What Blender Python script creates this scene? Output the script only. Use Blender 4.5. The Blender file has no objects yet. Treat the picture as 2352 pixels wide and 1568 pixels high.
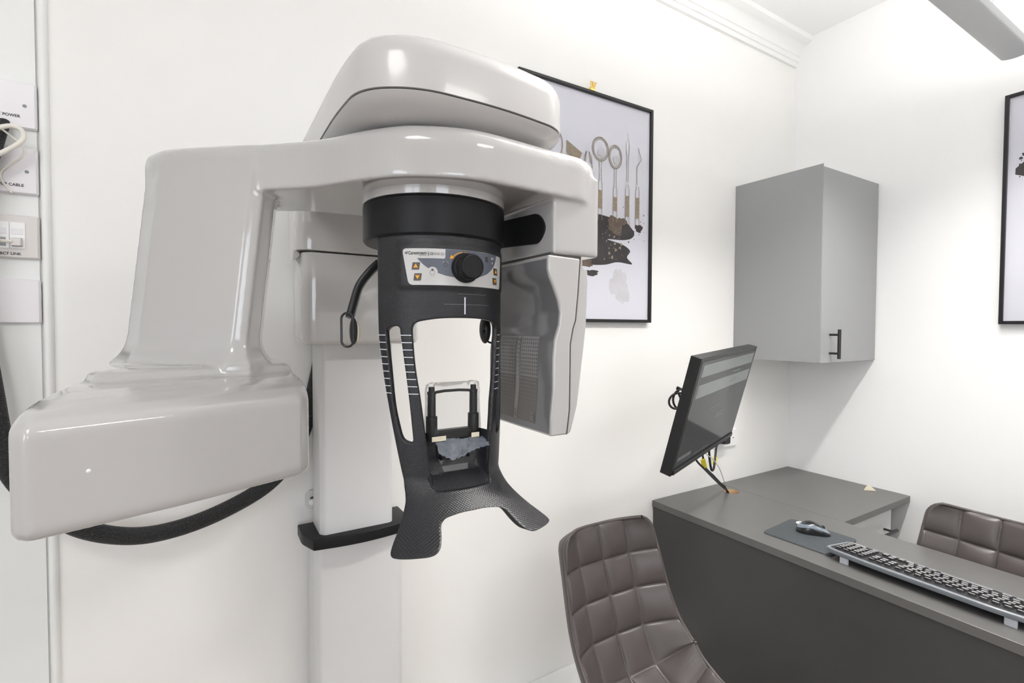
import bpy, bmesh, math, random
from mathutils import Vector, Matrix
from mathutils.geometry import delaunay_2d_cdt
random.seed(7)
PI = math.pi
S = bpy.context.scene
COL = S.collection
rad = math.radians

# ------------------------------------------------------------------ materials
def mat(name, col, rough=.5, metal=0., spec=.5, coat=0., bump=None, noise=None, emit=None, trans=0., ior=1.45):
    m = bpy.data.materials.new(name); m.use_nodes = True
    nt = m.node_tree; b = nt.nodes['Principled BSDF']
    b.inputs['Base Color'].default_value = (*col, 1)
    b.inputs['Roughness'].default_value = rough
    b.inputs['Metallic'].default_value = metal
    b.inputs['Specular IOR Level'].default_value = spec
    b.inputs['Coat Weight'].default_value = coat
    b.inputs['Coat Roughness'].default_value = .06
    b.inputs['Transmission Weight'].default_value = trans
    b.inputs['IOR'].default_value = ior
    if emit:
        b.inputs['Emission Color'].default_value = (*emit[0], 1)
        b.inputs['Emission Strength'].default_value = emit[1]
    tc = nt.nodes.new('ShaderNodeTexCoord')
    if noise:                                     # (scale, amount): faint mottling of the colour
        n = nt.nodes.new('ShaderNodeTexNoise'); n.inputs['Scale'].default_value = noise[0]; n.inputs['Detail'].default_value = 5
        nt.links.new(tc.outputs['Object'], n.inputs['Vector'])
        mx = nt.nodes.new('ShaderNodeMix'); mx.data_type = 'RGBA'
        a = noise[1]
        mx.inputs[6].default_value = (*[max(0, c * (1 - a)) for c in col], 1)
        mx.inputs[7].default_value = (*[min(1, c * (1 + a)) for c in col], 1)
        nt.links.new(n.outputs['Fac'], mx.inputs[0]); nt.links.new(mx.outputs[2], b.inputs['Base Color'])
    if bump:                                      # (scale, strength, distance)
        n = nt.nodes.new('ShaderNodeTexNoise'); n.inputs['Scale'].default_value = bump[0]; n.inputs['Detail'].default_value = 4
        nt.links.new(tc.outputs['Object'], n.inputs['Vector'])
        bp = nt.nodes.new('ShaderNodeBump'); bp.inputs['Strength'].default_value = bump[1]; bp.inputs['Distance'].default_value = bump[2]
        nt.links.new(n.outputs['Fac'], bp.inputs['Height']); nt.links.new(bp.outputs['Normal'], b.inputs['Normal'])
    return m

def film(name, tint, fac, rough=.05, cap=1.):
    """thin clear sheet: see-through with a fresnel gloss"""
    m = bpy.data.materials.new(name); m.use_nodes = True; nt = m.node_tree; nt.nodes.clear()
    o = nt.nodes.new('ShaderNodeOutputMaterial'); t = nt.nodes.new('ShaderNodeBsdfTransparent'); t.inputs[0].default_value = (*tint, 1)
    g = nt.nodes.new('ShaderNodeBsdfGlossy'); g.inputs['Roughness'].default_value = rough
    l = nt.nodes.new('ShaderNodeLayerWeight'); l.inputs['Blend'].default_value = fac
    x = nt.nodes.new('ShaderNodeMixShader')
    k = nt.nodes.new('ShaderNodeMath'); k.operation = 'MULTIPLY'; k.inputs[1].default_value = cap
    nt.links.new(l.outputs['Fresnel'], k.inputs[0]); nt.links.new(k.outputs[0], x.inputs[0]); nt.links.new(t.outputs[0], x.inputs[1]); nt.links.new(g.outputs[0], x.inputs[2])
    nt.links.new(x.outputs[0], o.inputs[0]); return m

def weave(name, col, pitch, amount, rough, attr=None, dist=.0006):
    """moulded diamond weave, in the metres of attribute suv (or object coordinates)"""
    m = mat(name, col, rough); nt = m.node_tree; b = nt.nodes['Principled BSDF']
    if attr:
        a = nt.nodes.new('ShaderNodeAttribute'); a.attribute_name = attr; src = a.outputs['Vector']
    else:
        a = nt.nodes.new('ShaderNodeTexCoord'); src = a.outputs['Object']
    sx = nt.nodes.new('ShaderNodeSeparateXYZ'); nt.links.new(src, sx.inputs[0])
    def mth(op, p, q=None):
        n = nt.nodes.new('ShaderNodeMath'); n.operation = op
        for i, v in enumerate((p, q)):
            if v is None: continue
            if isinstance(v, (int, float)): n.inputs[i].default_value = v
            else: nt.links.new(v, n.inputs[i])
        return n.outputs[0]
    k = 2 * PI / pitch
    s = mth('MULTIPLY', sx.outputs[0], k); z = mth('MULTIPLY', sx.outputs[1 if attr else 2], k * 1.25)
    h = mth('MULTIPLY', mth('SINE', s), mth('SINE', z))
    bp = nt.nodes.new('ShaderNodeBump'); bp.inputs['Strength'].default_value = amount; bp.inputs['Distance'].default_value = dist
    nt.links.new(h, bp.inputs['Height']); nt.links.new(bp.outputs['Normal'], b.inputs['Normal'])
    return m

WALL = mat('wall_paint', (.86, .85, .83), .55, bump=(90, .05, .002), noise=(1.3, .012))
WALLB = mat('wall_paint_cool', (.87, .87, .865), .55, bump=(90, .05, .002), noise=(1.3, .012))
CEIL = mat('ceiling_paint', (.88, .88, .875), .7, noise=(1.1, .01))
FLOOR = mat('floor_vinyl', (.36, .31, .27), .35, noise=(3, .05))
TRIMW = mat('trim_gloss_white', (.84, .845, .83), .35, noise=(2, .01))
BOARD = mat('board_white', (.80, .81, .80), .4, noise=(2, .01))
PLATE = mat('socket_plate', (.80, .775, .80), .3, noise=(4, .01))
PLATEB = mat('beige_plate', (.70, .67, .65), .35, noise=(4, .01))
WHITEP = mat('white_moulding', (.86, .86, .86), .3)
SHELL = mat('machine_shell', (.445, .434, .427), .16, coat=1., noise=(3, .008))
SHELLW = mat('machine_fixed_shell', (.60, .59, .58), .16, coat=1., noise=(3, .008))
SHELLH = mat('machine_head_shell', (.50, .488, .48), .27, coat=.25, noise=(3, .008))
SHELLB = mat('machine_post_paint', (.66, .66, .665), .35, noise=(3, .008))
GROOVE = mat('groove_dark', (.08, .075, .07), .6)
SENS = mat('sensor_plexi', (.165, .165, .17), .13, coat=.3)
SENSP = mat('sensor_print', (.145, .13, .12), .3)
SENSL = mat('sensor_print_light', (.26, .26, .265), .3)
BLKM = mat('black_matte', (.010, .010, .0115), .42, spec=.28, bump=(400, .08, .001))
BLKD = mat('black_recess', (.006, .006, .007), .6)
WEAVE = weave('black_weave', (.017, .017, .0195), .0036, .22, .34, 'suv')
BLKP = mat('black_plastic', (.02, .02, .022), .32)
RUBB = mat('black_rubber', (.03, .03, .03), .6)
MARK = mat('white_mark', (.72, .75, .82), .5)
PANW = mat('panel_face', (.52, .515, .507), .35)
PANG = mat('panel_slate', (.10, .11, .14), .4)
INKD = mat('ink_dark', (.05, .05, .055), .5)
INKG = mat('ink_grey', (.33, .33, .34), .5)
BTN = mat('button_brown', (.075, .058, .045), .4)
AMB = mat('amber_light', (.62, .27, .012), .4, emit=((1, .45, .03), .10))
CREAM = mat('cream_pad', (.72, .66, .52), .6)
CHROME = mat('chrome', (.8, .8, .8), .12, metal=1.)
CAB = mat('cabinet_grey', (.31, .316, .32), .45, noise=(2, .015))
DESK = mat('desk_graphite', (.125, .122, .119), .34, noise=(14, .06), bump=(300, .04, .001))
DESKP = mat('desk_panel', (.055, .054, .053), .40, noise=(9, .10))
WOOD = mat('raw_chipboard', (.62, .40, .22), .7, noise=(160, .25))
DRAW = mat('drawer_white', (.60, .61, .61), .4, noise=(2, .01))
HAND = mat('handle_black', (.02, .02, .02), .35)
LEATH = mat('brown_leather', (.076, .064, .062), .33, bump=(260, .10, .0012), noise=(30, .10))
LEATHB = mat('brown_leather_back', (.078, .066, .063), .45, bump=(260, .12, .0012))
FRAME = mat('frame_black', (.012, .012, .013), .35)
PAPER = mat('print_paper', (.69, .69, .75), .6, noise=(2.2, .02))
SPLASH = mat('ink_charcoal', (.055, .048, .05), .6, noise=(22, .55))
SPLASHB = mat('ink_umber', (.15, .115, .09), .6, noise=(40, .5))
GOLD = mat('ink_gold', (.33, .275, .205), .6, noise=(140, .5))
WASH = mat('ink_wash', (.60, .59, .62), .6, noise=(30, .12))
BRASS = mat('brass', (.80, .56, .18), .25, metal=1.)
MONB = mat('monitor_black', (.014, .014, .015), .35)
SCRN = mat('screen_dark', (.018, .019, .022), .08, emit=((.35, .38, .42), .008), spec=.35)
SCRL = mat('screen_bar', (.07, .077, .075), .10, emit=((.8, .9, .85), .055))
SCRN2 = mat('screen_text', (.05, .05, .05), .1, emit=((.5, .55, .55), .06))
CABLE = mat('cable_black', (.02, .02, .021), .45)
CABW = mat('cable_white', (.78, .75, .68), .45)
YEL = mat('yellow_tag', (.80, .70, .02), .5)
PADM = mat('mouse_mat', (.060, .068, .074), .6, bump=(420, .15, .001), noise=(60, .18))
MOUSG = mat('mouse_blue_grey', (.17, .205, .245), .22, coat=.3)
MOUSB = mat('mouse_black', (.012, .012, .014), .22, coat=.3)
KBB = mat('keyboard_grey', (.20, .215, .235), .32)
KBK = mat('keyboard_deck', (.016, .016, .018), .4)
KEY = mat('key_top_glare', (.27, .27, .275), .14, coat=1.)  # tops of black keys, glare painted in as grey
LAMPG = mat('lamp_housing', (.60, .62, .63), .4, noise=(3, .01))
LAMPE = mat('lamp_diffuser', (.9, .9, .9), .4, emit=((1, .985, .96), 22.))
LEDP = mat('led_panel', (.9, .9, .9), .4, emit=((1, .975, .94), 7.6))
GLASS = film('picture_glass', (.985, .985, .985), .12, .02)
WGLASS = film('window_glass', (.97, .98, .98), .1, .01)
BAG = film('clear_film', (.95, .953, .957), .3, .15, .45)
def haze_film(name, col, fac):
    m = mat(name, col, .18); nt = m.node_tree; b = nt.nodes['Principled BSDF']; o = nt.nodes['Material Output']
    t = nt.nodes.new('ShaderNodeBsdfTransparent'); x = nt.nodes.new('ShaderNodeMixShader'); x.inputs[0].default_value = fac
    nt.links.new(t.outputs[0], x.inputs[1]); nt.links.new(b.outputs[0], x.inputs[2]); nt.links.new(x.outputs[0], o.inputs[0]); return m
BAGB = haze_film('crumpled_film', (.60, .66, .78), .24)

# ------------------------------------------------------------------ mesh helpers
def root_of(o):
    while o.parent: o = o.parent
    return o

class MB:
    def __init__(s): s.v = []; s.f = []; s.mi = []
    def add(s, vs, fs, mi=0):
        o = len(s.v); s.v += [tuple(v) for v in vs]
        for f in fs: s.f.append(tuple(i + o for i in f)); s.mi.append(mi)
        return s
    def box(s, a, b, mi=0):
        (x0, y0, z0), (x1, y1, z1) = [min(p, q) for p, q in zip(a, b)], [max(p, q) for p, q in zip(a, b)]
        v = [(x0,y0,z0),(x1,y0,z0),(x1,y1,z0),(x0,y1,z0),(x0,y0,z1),(x1,y0,z1),(x1,y1,z1),(x0,y1,z1)]
        return s.add(v, [(0,3,2,1),(4,5,6,7),(0,1,5,4),(1,2,6,5),(2,3,7,6),(3,0,4,7)], mi)
    def loft(s, loops, mi=0, cap=True, closed=True):
        n = len(loops[0]); assert all(len(l) == n for l in loops); vs = [p for l in loops for p in l]; fs = []
        for k in range(len(loops) - 1):
            for i in range(n if closed else n - 1):
                j = (i + 1) % n; fs.append((k*n+i, k*n+j, (k+1)*n+j, (k+1)*n+i))
        if cap:
            fs.append(tuple(range(n))[::-1]); fs.append(tuple(range((len(loops)-1)*n, len(loops)*n)))
        return s.add(vs, fs, mi)
    def tube(s, path, r, n=12, mi=0, cap=True, flat=1.):
        P = [Vector(p) for p in path]; loops = []; up = None
        for i, p in enumerate(P):
            t = (P[min(i+1, len(P)-1)] - P[max(i-1, 0)]).normalized()
            if up is None: up = t.orthogonal().normalized()
            up = (up - t * up.dot(t)).normalized(); w = t.cross(up)
            rr = r[i] if isinstance(r, (list, tuple)) else r
            loops.append([p + (up*math.cos(a)*flat + w*math.sin(a)) * rr for a in (2*PI*k/n for k in range(n))])
        return s.loft(loops, mi, cap)
    def cyl(s, p, q, r, n=32, mi=0): return s.tube([p, q], r, n, mi)
    def lathe(s, prof, c=(0,0,0), n=48, mi=0, axis='z'):
        loops = []
        for r, h in prof:
            l = []
            for k in range(n):
                a = 2*PI*k/n; x, y = r*math.cos(a), r*math.sin(a)
                l.append({'z': (c[0]+x, c[1]+y, c[2]+h), 'y': (c[0]+x, c[1]-h, c[2]+y), 'x': (c[0]+h, c[1]+x, c[2]+y)}[axis])
            loops.append(l)
        return s.loft(loops, mi)
    def ball(s, c, r, n=20, mi=0, sc=(1,1,1)):
        loops = []
        for i in range(n//2 + 1):
            t = -PI/2 + PI*i/(n//2); t = max(-PI/2+.02, min(PI/2-.02, t))
            loops.append([(c[0]+r*sc[0]*math.cos(t)*math.cos(2*PI*k/n), c[1]+r*sc[1]*math.cos(t)*math.sin(2*PI*k/n), c[2]+r*sc[2]*math.sin(t)) for k in range(n)])
        return s.loft(loops, mi)
    def merge(s, m, mi=None):
        o = len(s.v); s.v += m.v
        for f, k in zip(m.f, m.mi): s.f.append(tuple(i+o for i in f)); s.mi.append(k if mi is None else mi)
        return s
    def mesh(s, name, mats, smooth=40):
        assert all(0 <= i < len(s.v) for f in s.f for i in f) and all(len(set(f)) == len(f) for f in s.f), name
        me = bpy.data.meshes.new(name); me.from_pydata(s.v, [], s.f)
        for m in (mats if isinstance(mats, (list, tuple)) else [mats]): me.materials.append(m)
        me.polygons.foreach_set('material_index', s.mi)
        bm = bmesh.new(); bm.from_mesh(me); bmesh.ops.recalc_face_normals(bm, faces=bm.faces); bm.to_mesh(me); bm.free()
        shade(me, smooth); return me
    def build(s, name, mats, parent=None, local=False, smooth=40, bevel=0, seg=2, loc=None):
        if parent is not None and not local:
            L = root_of(parent).location; s.v = [(x-L[0], y-L[1], z-L[2]) for x, y, z in s.v]
        if parent is None and not local:
            if loc is None:
                xs, ys, zs = zip(*s.v); loc = ((min(xs)+max(xs))/2, (min(ys)+max(ys))/2, min(zs))
            s.v = [(x-loc[0], y-loc[1], z-loc[2]) for x, y, z in s.v]
        o = bpy.data.objects.new(name, s.mesh(name, mats, smooth)); COL.objects.link(o)
        if parent is not None: o.parent = parent
        elif loc is not None: o.location = loc
        if bevel:
            b = o.modifiers.new('bevel', 'BEVEL'); b.width = bevel; b.segments = seg; b.limit_method = 'ANGLE'; b.angle_limit = rad(40)
        return o

def shade(me, ang):
    if not ang: return
    me.polygons.foreach_set('use_smooth', [True]*len(me.polygons)); me.set_sharp_from_angle(angle=rad(ang)); me.update()

def remesh(mb, voxel, smooth, factor=.5):
    """union of the overlapping solids as one skin with soft fillets; returns (verts, faces)"""
    me = bpy.data.meshes.new('t'); me.from_pydata(mb.v, [], mb.f)
    bm = bmesh.new(); bm.from_mesh(me); bmesh.ops.recalc_face_normals(bm, faces=bm.faces); bm.to_mesh(me); bm.free()
    o = bpy.data.objects.new('t', me); COL.objects.link(o)
    r = o.modifiers.new('r', 'REMESH'); r.mode = 'VOXEL'; r.voxel_size = voxel; r.adaptivity = 0
    s = o.modifiers.new('s', 'SMOOTH'); s.iterations = smooth; s.factor = factor
    bpy.context.view_layer.update()
    dg = bpy.context.evaluated_depsgraph_get(); ev = o.evaluated_get(dg)
    e = bpy.data.meshes.new_from_object(ev, depsgraph=dg)
    vs = [tuple(v.co) for v in e.vertices]; fs = [tuple(p.vertices) for p in e.polygons]
    bpy.data.objects.remove(o); bpy.data.meshes.remove(e); bpy.data.meshes.remove(me)
    return vs, fs

def sub(vs, fs, keep):
    """the part of a skin whose face centres satisfy keep"""
    m = MB(); idx = {}
    for f in fs:
        c = [sum(vs[i][k] for i in f)/len(f) for k in range(3)]
        if keep(c):
            g = []
            for i in f:
                if i not in idx: idx[i] = len(m.v); m.v.append(vs[i])
                g.append(idx[i])
            m.f.append(tuple(g)); m.mi.append(0)
    return m

def fillet(pts, r, n=6):
    out = []; N = len(pts)
    for i, p in enumerate(pts):
        rr = r[i] if isinstance(r, (list, tuple)) else r
        p = Vector(p); a = Vector(pts[i-1]) - p; b = Vector(pts[(i+1) % N]) - p
        d = min(rr, a.length*.49, b.length*.49)
        if d < 1e-6: out.append(tuple(p)); continue
        A = p + a.normalized()*d; B = p + b.normalized()*d
        for k in range(n+1):
            t = k/n; out.append(tuple(A*(1-t)**2 + p*2*t*(1-t) + B*t*t))
    return out

def spline(pts, n=8, closed=False):
    P = [Vector(p) for p in pts]; N = len(P); out = []
    for i in range(N if closed else N-1):
        p0, p1, p2, p3 = (P[(i+k) % N] for k in (-1, 0, 1, 2)) if closed else (P[max(i-1, 0)], P[i], P[i+1], P[min(i+2, N-1)])
        for k in range(n):
            t = k/n
            out.append(tuple(.5*((2*p1) + (p2-p0)*t + (2*p0-5*p1+4*p2-p3)*t*t + (3*p1-p0-3*p2+p3)*t**3)))
    if not closed: out.append(tuple(P[-1]))
    return out

def area2(p): return sum(p[i-1][0]*p[i][1]-p[i][0]*p[i-1][1] for i in range(len(p)))/2
def inset(poly, d):
    if area2(poly) < 0: d = -d
    N = len(poly); out = []
    for i in range(N):
        a, b, c = Vector(poly[i-1]), Vector(poly[i]), Vector(poly[(i+1) % N])
        u, w = (b-a), (c-b)
        if u.length < 1e-9: u = w
        if w.length < 1e-9: w = u
        n1 = Vector((-u.y, u.x)).normalized(); n2 = Vector((-w.y, w.x)).normalized(); n = n1+n2
        n = n/max(.6, n.dot(n)/2) if n.length > 1e-6 else n1
        out.append(tuple(b + n*d))
    return out
def to3(p, z): return [(x, y, z) for x, y in p]
def rprism(poly, z0, z1, rb, rt, n=4):
    """upright prism with rounded bottom and top rims"""
    L = []
    for k in range(n+1):
        a = PI/2*k/n
        if rb or k == n: L.append(to3(inset(poly, rb*(1-math.sin(a))), z0 + rb*(1-math.cos(a))))
    for k in range(n+1):
        a = PI/2*k/n
        if rt or k == 0: L.append(to3(inset(poly, rt*(1-math.cos(a))), z1 - rt + rt*math.sin(a)))
    return MB().loft(L)
def rrect(x0, x1, y0, y1, r, n=6): return fillet([(x0,y0),(x1,y0),(x1,y1),(x0,y1)], r, n)

def inside(p, poly):
    x, y = p; c = False; j = len(poly)-1
    for i in range(len(poly)):
        xi, yi = poly[i]; xj, yj = poly[j]
        if (yi > y) != (yj > y) and x < (xj-xi)*(y-yi)/(yj-yi)+xi: c = not c
        j = i
    return c
def fill(outer, holes=(), step=None):
    """triangulate a flat outline with holes, with extra points every step"""
    pts, edges = [], []
    def cut(l):
        o = []
        for a, b in zip(l, list(l[1:])+[l[0]]):
            k = max(1, int(math.dist(a, b)/step)) if step else 1
            o += [tuple(a[c]+(b[c]-a[c])*i/k for c in (0, 1)) for i in range(k)]
        return o
    if step: outer = cut(outer); holes = [cut(h) for h in holes]
    for l in (outer, *holes):
        o = len(pts); pts += [Vector(p) for p in l]; edges += [(o+i, o+(i+1) % len(l)) for i in range(len(l))]
    if step:
        xs, ys = zip(*outer)
        for i in range(1, int((max(xs)-min(xs))/step)+1):
            for j in range(1, int((max(ys)-min(ys))/step)+1):
                p = (min(xs)+i*step+1e-5, min(ys)+j*step+1e-5)
                if inside(p, outer) and not any(inside(p, h) for h in holes): pts.append(Vector(p))
    v, e, f, *_ = delaunay_2d_cdt(pts, edges, [], 0, 1e-7)
    F = []
    for t in f:
        c = [(v[t[0]][k]+v[t[1]][k]+v[t[2]][k])/3 for k in (0, 1)]
        if inside(c, outer) and not any(inside(c, h) for h in holes): F.append(tuple(t))
    return [tuple(p) for p in v], F
def plate(outer, holes, fn, fb, step=None):
    """solid between the front map fn and back map fb of a flat outline"""
    v, F = fill(outer, holes, step); n = len(v); m = MB()
    cnt = {}
    for t in F:
        for i in range(3):
            e = (t[i], t[(i+1) % 3]); cnt[tuple(sorted(e))] = None if tuple(sorted(e)) in cnt else e
    fs = [t for t in F] + [tuple(i+n for i in t[::-1]) for t in F] + [(e[1], e[0], e[0]+n, e[1]+n) for e in cnt.values() if e]
    return m.add([fn(*p) for p in v] + [fb(*p) for p in v], fs)

def text(body, size, bold=0., shear=0., align='LEFT', space=1.):
    c = bpy.data.curves.new('t', 'FONT'); c.body = body; c.size = size; c.offset = bold; c.shear = shear; c.align_x = align; c.resolution_u = 3; c.space_character = space
    o = bpy.data.objects.new('t', c); COL.objects.link(o); bpy.context.view_layer.update()
    e = bpy.data.meshes.new_from_object(o.evaluated_get(bpy.context.evaluated_depsgraph_get()))
    vs = [tuple(v.co[:2]) for v in e.vertices]; fs = [tuple(p.vertices) for p in e.polygons]
    bpy.data.objects.remove(o); bpy.data.meshes.remove(e); bpy.data.curves.remove(c)
    return vs, fs

# ------------------------------------------------------------------ scene tags
def tag(o, label, cat, group=None):
    o['label'] = label; o['category'] = cat
    if group: o['group'] = group
    return o
def thing(name, label, cat, loc, group=None, rotz=0):
    o = bpy.data.objects.new(name, None); COL.objects.link(o); o.location = loc; o.rotation_euler = (0, 0, rotz); o.empty_display_size = .05
    return tag(o, label, cat, group)
def struct(name, mb, m, bevel=0, smooth=40):
    o = mb.build(name, m, bevel=bevel, smooth=smooth, loc=(0, 0, 0)); o['kind'] = 'structure'; return o

# ================================================================== the room
RX, RY, RH = -4.3, -3.7, 2.735
struct('floor', MB().box((RX-.1, RY-.1, -.1), (.1, .1, 0)), FLOOR)
struct('ceiling', MB().box((RX-.1, RY-.1, RH), (.1, .1, RH+.1)), CEIL)
struct('wall_back', MB().box((RX-.1, 0, 0), (.1, .1, RH)), WALL)
struct('wall_right', MB().box((0, RY, 0), (.1, 0, RH)), WALLB)
VX0, VX1, VZ0, VZ1 = -3.30, -2.15, 1.0, 2.2
struct('wall_front', MB().box((RX-.1, RY-.1, 0), (VX0, RY, RH)).box((VX1, RY-.1, 0), (.1, RY, RH)).box((VX0, RY-.1, 0), (VX1, RY, VZ0)).box((VX0, RY-.1, VZ1), (VX1, RY, RH)), WALL)
wf = MB()
for a, b in (((VX0, VZ0), (VX0+.06, VZ1)), ((VX1-.06, VZ0), (VX1, VZ1)), ((VX0, VZ0), (VX1, VZ0+.06)), ((VX0, VZ1-.06), (VX1, VZ1))): wf.box((a[0], RY-.07, a[1]), (b[0], RY-.02, b[1]))
win2 = struct('fill_window', wf, WHITEP)  # window added behind the camera so fill light reaches the carriage front
MB().box((VX0, RY-.05, VZ0), (VX1, RY-.046, VZ1)).build('window_pane', WGLASS, win2, local=True)
# wall with the window, left of the camera and behind it
WY0, WY1, WZ0, WZ1 = -2.9, -1.5, .95, 2.25
struct('wall_left', MB().box((RX-.1, RY, 0), (RX, WY0, RH)).box((RX-.1, WY1, 0), (RX, 0, RH)).box((RX-.1, WY0, 0), (RX, WY1, WZ0)).box((RX-.1, WY0, WZ1), (RX, WY1, RH)), WALL)
wf = MB()
for a, b in (((WY0, WZ0), (WY0+.06, WZ1)), ((WY1-.06, WZ0), (WY1, WZ1)), ((WY0, WZ0), (WY1, WZ0+.06)), ((WY0, WZ1-.06), (WY1, WZ1)), (((WY0+WY1)/2-.03, WZ0), ((WY0+WY1)/2+.03, WZ1))):
    wf.box((RX-.07, a[0], a[1]), (RX-.02, b[0], b[1]))
win = struct('window_1', wf, WHITEP)
g = MB().box((RX-.05, WY0, WZ0), (RX-.046, WY1, WZ1)).build('window_pane', WGLASS, win, local=True)
# cornice on the back wall: stepped ogee profile
pr = [(0, 2.622), (-.012, 2.622), (-.014, 2.640), (-.020, 2.642), (-.021, 2.662), (-.026, 2.664)]
pr += [(-.026-.036*(1-math.cos(PI/2*k/6)), 2.664+.044*math.sin(PI/2*k/6)) for k in range(1, 7)]
pr += [(-.068, 2.712), (-.078, 2.716), (-.080, RH), (0, RH)]
struct('trim_1', MB().loft([[(x, y, z) for y, z in pr] for x in (RX, 0)]), TRIMW, smooth=25)
# white board left of the machine with a half-round strip along its edge
struct('trim_2', MB().box((RX, -.006, 0), (-2.6535, 0, RH)), BOARD)
hr = [(-2.6515, 0)] + [(-2.643-.0085*math.cos(PI*k/10), -.011*math.sin(PI*k/10)) for k in range(11)] + [(-2.6345, 0)]
struct('trim_3', MB().loft([to3(hr[1:-1], z) for z in (0, RH)]), TRIMW)
# low boxing along the foot of the back wall
struct('trim_4', MB().box((-1.94, -.13, 0), (-.925, 0, .236)), TRIMW, bevel=.004)
struct('baseboard_right', MB().box((-.014, RY, 0), (0, -.51, .10)), TRIMW, bevel=.004)

# ================================================================== the imaging unit
AX, AY = -2.056, -.587                       # the axis the frame and ring hang from
U = thing('dental_scanner', 'white and black dental x-ray scanner on a wall-mounted column', 'x-ray machine', (-2.057, -.06, 0))
def part(mb, name, m, parent=U, **k): return mb.build(name, m, parent, **k)

# --- column
lo = fillet([(-2.164, -.03), (-2.164, -.112), (-2.152, -.124), (-1.962, -.124), (-1.950, -.112), (-1.950, -.03)], .006, 3)
part(MB().loft([to3(lo, 0), to3(lo, .905)]), 'lower_post', SHELLB, smooth=30)
up = fillet([(-2.152, -.035), (-2.152, -.120), (-2.142, -.132), (-1.988, -.132), (-1.979, -.124), (-1.979, -.035)], .005, 3)
part(MB().loft([to3(up, .88), to3(up, 1.50)]), 'upper_post', SHELLB, smooth=30)
fr = [(-2.170 + .218*k/16, -.146-.012*math.sin(PI*k/16)) for k in range(17)]
co = fillet([(-2.188, -.03), (-2.188, -.095)] + fr + [(-1.934, -.10), (-1.934, -.03)], [.004, .012] + [.003]*17 + [.012, .004], 3)
part(rprism(co, .888, .914, .003, .003), 'collar', BLKM, smooth=30)
br = [(-2.166, .951), (-2.157, .941), (-2.12, .941), (-2.12, .987), (-2.157, .987), (-2.166, .977)]
bk = part(MB().loft([[(x, -.002, z) for x, z in br], [(x, -.012, z) for x, z in br]]), 'wall_bracket', SHELLB, bevel=.001)
part(MB().lathe([(.0055, .0), (.0055, .0006)], (-2.150, -.0122, .9665), 20, axis='y'), 'bolt_slot', GROOVE, bk)
part(MB().ball((-2.150, -.015, .9585), .0085, 20), 'bolt', WHITEP, bk)

# --- carriage on the column and the fixed head above it
ca = rrect(-2.193, -1.921, -.170, -.028, .030)
part(rprism(ca, 1.360, 1.566, .014, .003), 'carriage', SHELLW)
hk = [(-2.2, 1.569), (-2.193, 1.560), (-2.1965, 1.556), (-2.209, 1.545), (-2.207, 1.569)]
sp = rrect(-2.203, -1.912, -.176, -.022, .030)
neck = rprism(sp, 1.569, 1.735, .002, .02)
neck.loft([[(x, -.06, z) for x, z in hk], [(x, -.145, z) for x, z in hk]])
part(neck, 'carriage_cover', SHELLW)
hp = fillet([(-2.213, -.03), (-2.213, -.60), (-2.205, -.700), (-2.140, -.742), (-2.02, -.744), (-1.915, -.728), (-1.882, -.690), (-1.877, -.60), (-1.877, -.03)],
            [.02, .2, .06, .07, .1, .06, .05, .1, .02], 8)
L = [to3(hp, 1.7005), to3(hp, 1.744)]
for k in range(1, 8):
    a = PI/2*k/7; L.append(to3(inset(hp, .006*k/7+.032*(1-math.cos(a))), 1.746+.034*math.sin(a)))
part(MB().loft(L), 'head_cover', SHELLH)
part(MB().loft([to3(inset(hp, .003), z) for z in (1.6975, 1.7015)]), 'head_seam', GROOVE)
L = [to3(inset(hp, d), z) for d, z in ((.075, 1.671), (.052, 1.6725), (.032, 1.677), (.016, 1.684), (.006, 1.691), (.001, 1.6975), (.002, 1.6985))]
part(MB().loft(L), 'head_underside', SHELLH)

# --- rotating arm: beam, tube-side arm and sensor-side block as one skin, tube head below it
front = [(-2.450, -.385), (-2.425, -.425), (-2.354, -.487), (-2.289, -.538), (-2.238, -.588), (-2.203, -.640), (-2.165, -.688), (-2.131, -.714), (-2.078, -.736),
         (-2.034, -.741), (-1.968, -.736), (-1.906, -.730), (-1.865, -.727), (-1.836, -.716)]
front = spline(front, 5)
beam = front + [(-1.822, -.69), (-1.822, -.45), (-1.90, -.43), (-2.056, -.43), (-2.16, -.43), (-2.22, -.42), (-2.27, -.39), (-2.41, -.30), (-2.45, -.33)]
A = MB().loft([to3(beam, 1.598), to3(beam, 1.648), to3(inset(beam, .003), 1.659), to3(inset(beam, .009), 1.667), to3(inset(beam, .018), 1.671)])
def armloop(z):
    t = (1.67-z)/.31; dx = -.034*t
    a = [(-2.444, -.385), (-2.425, -.424), (-2.354, -.486), (-2.307, -.523), (-2.290, -.523), (-2.272, -.500), (-2.262, -.43), (-2.41, -.30), (-2.440, -.34)]
    return to3([(x+dx, y) for x, y in a], z)
A.loft([armloop(1.650), armloop(1.50), armloop(1.385)] + [to3(inset([p[:2] for p in armloop(z)], -e), z) for z, e in ((1.371, .002), (1.361, .006), (1.353, .011), (1.347, .017), (1.335, .018))])
A.box((-1.918, -.722, 1.513), (-1.829, -.46, 1.64))
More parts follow.
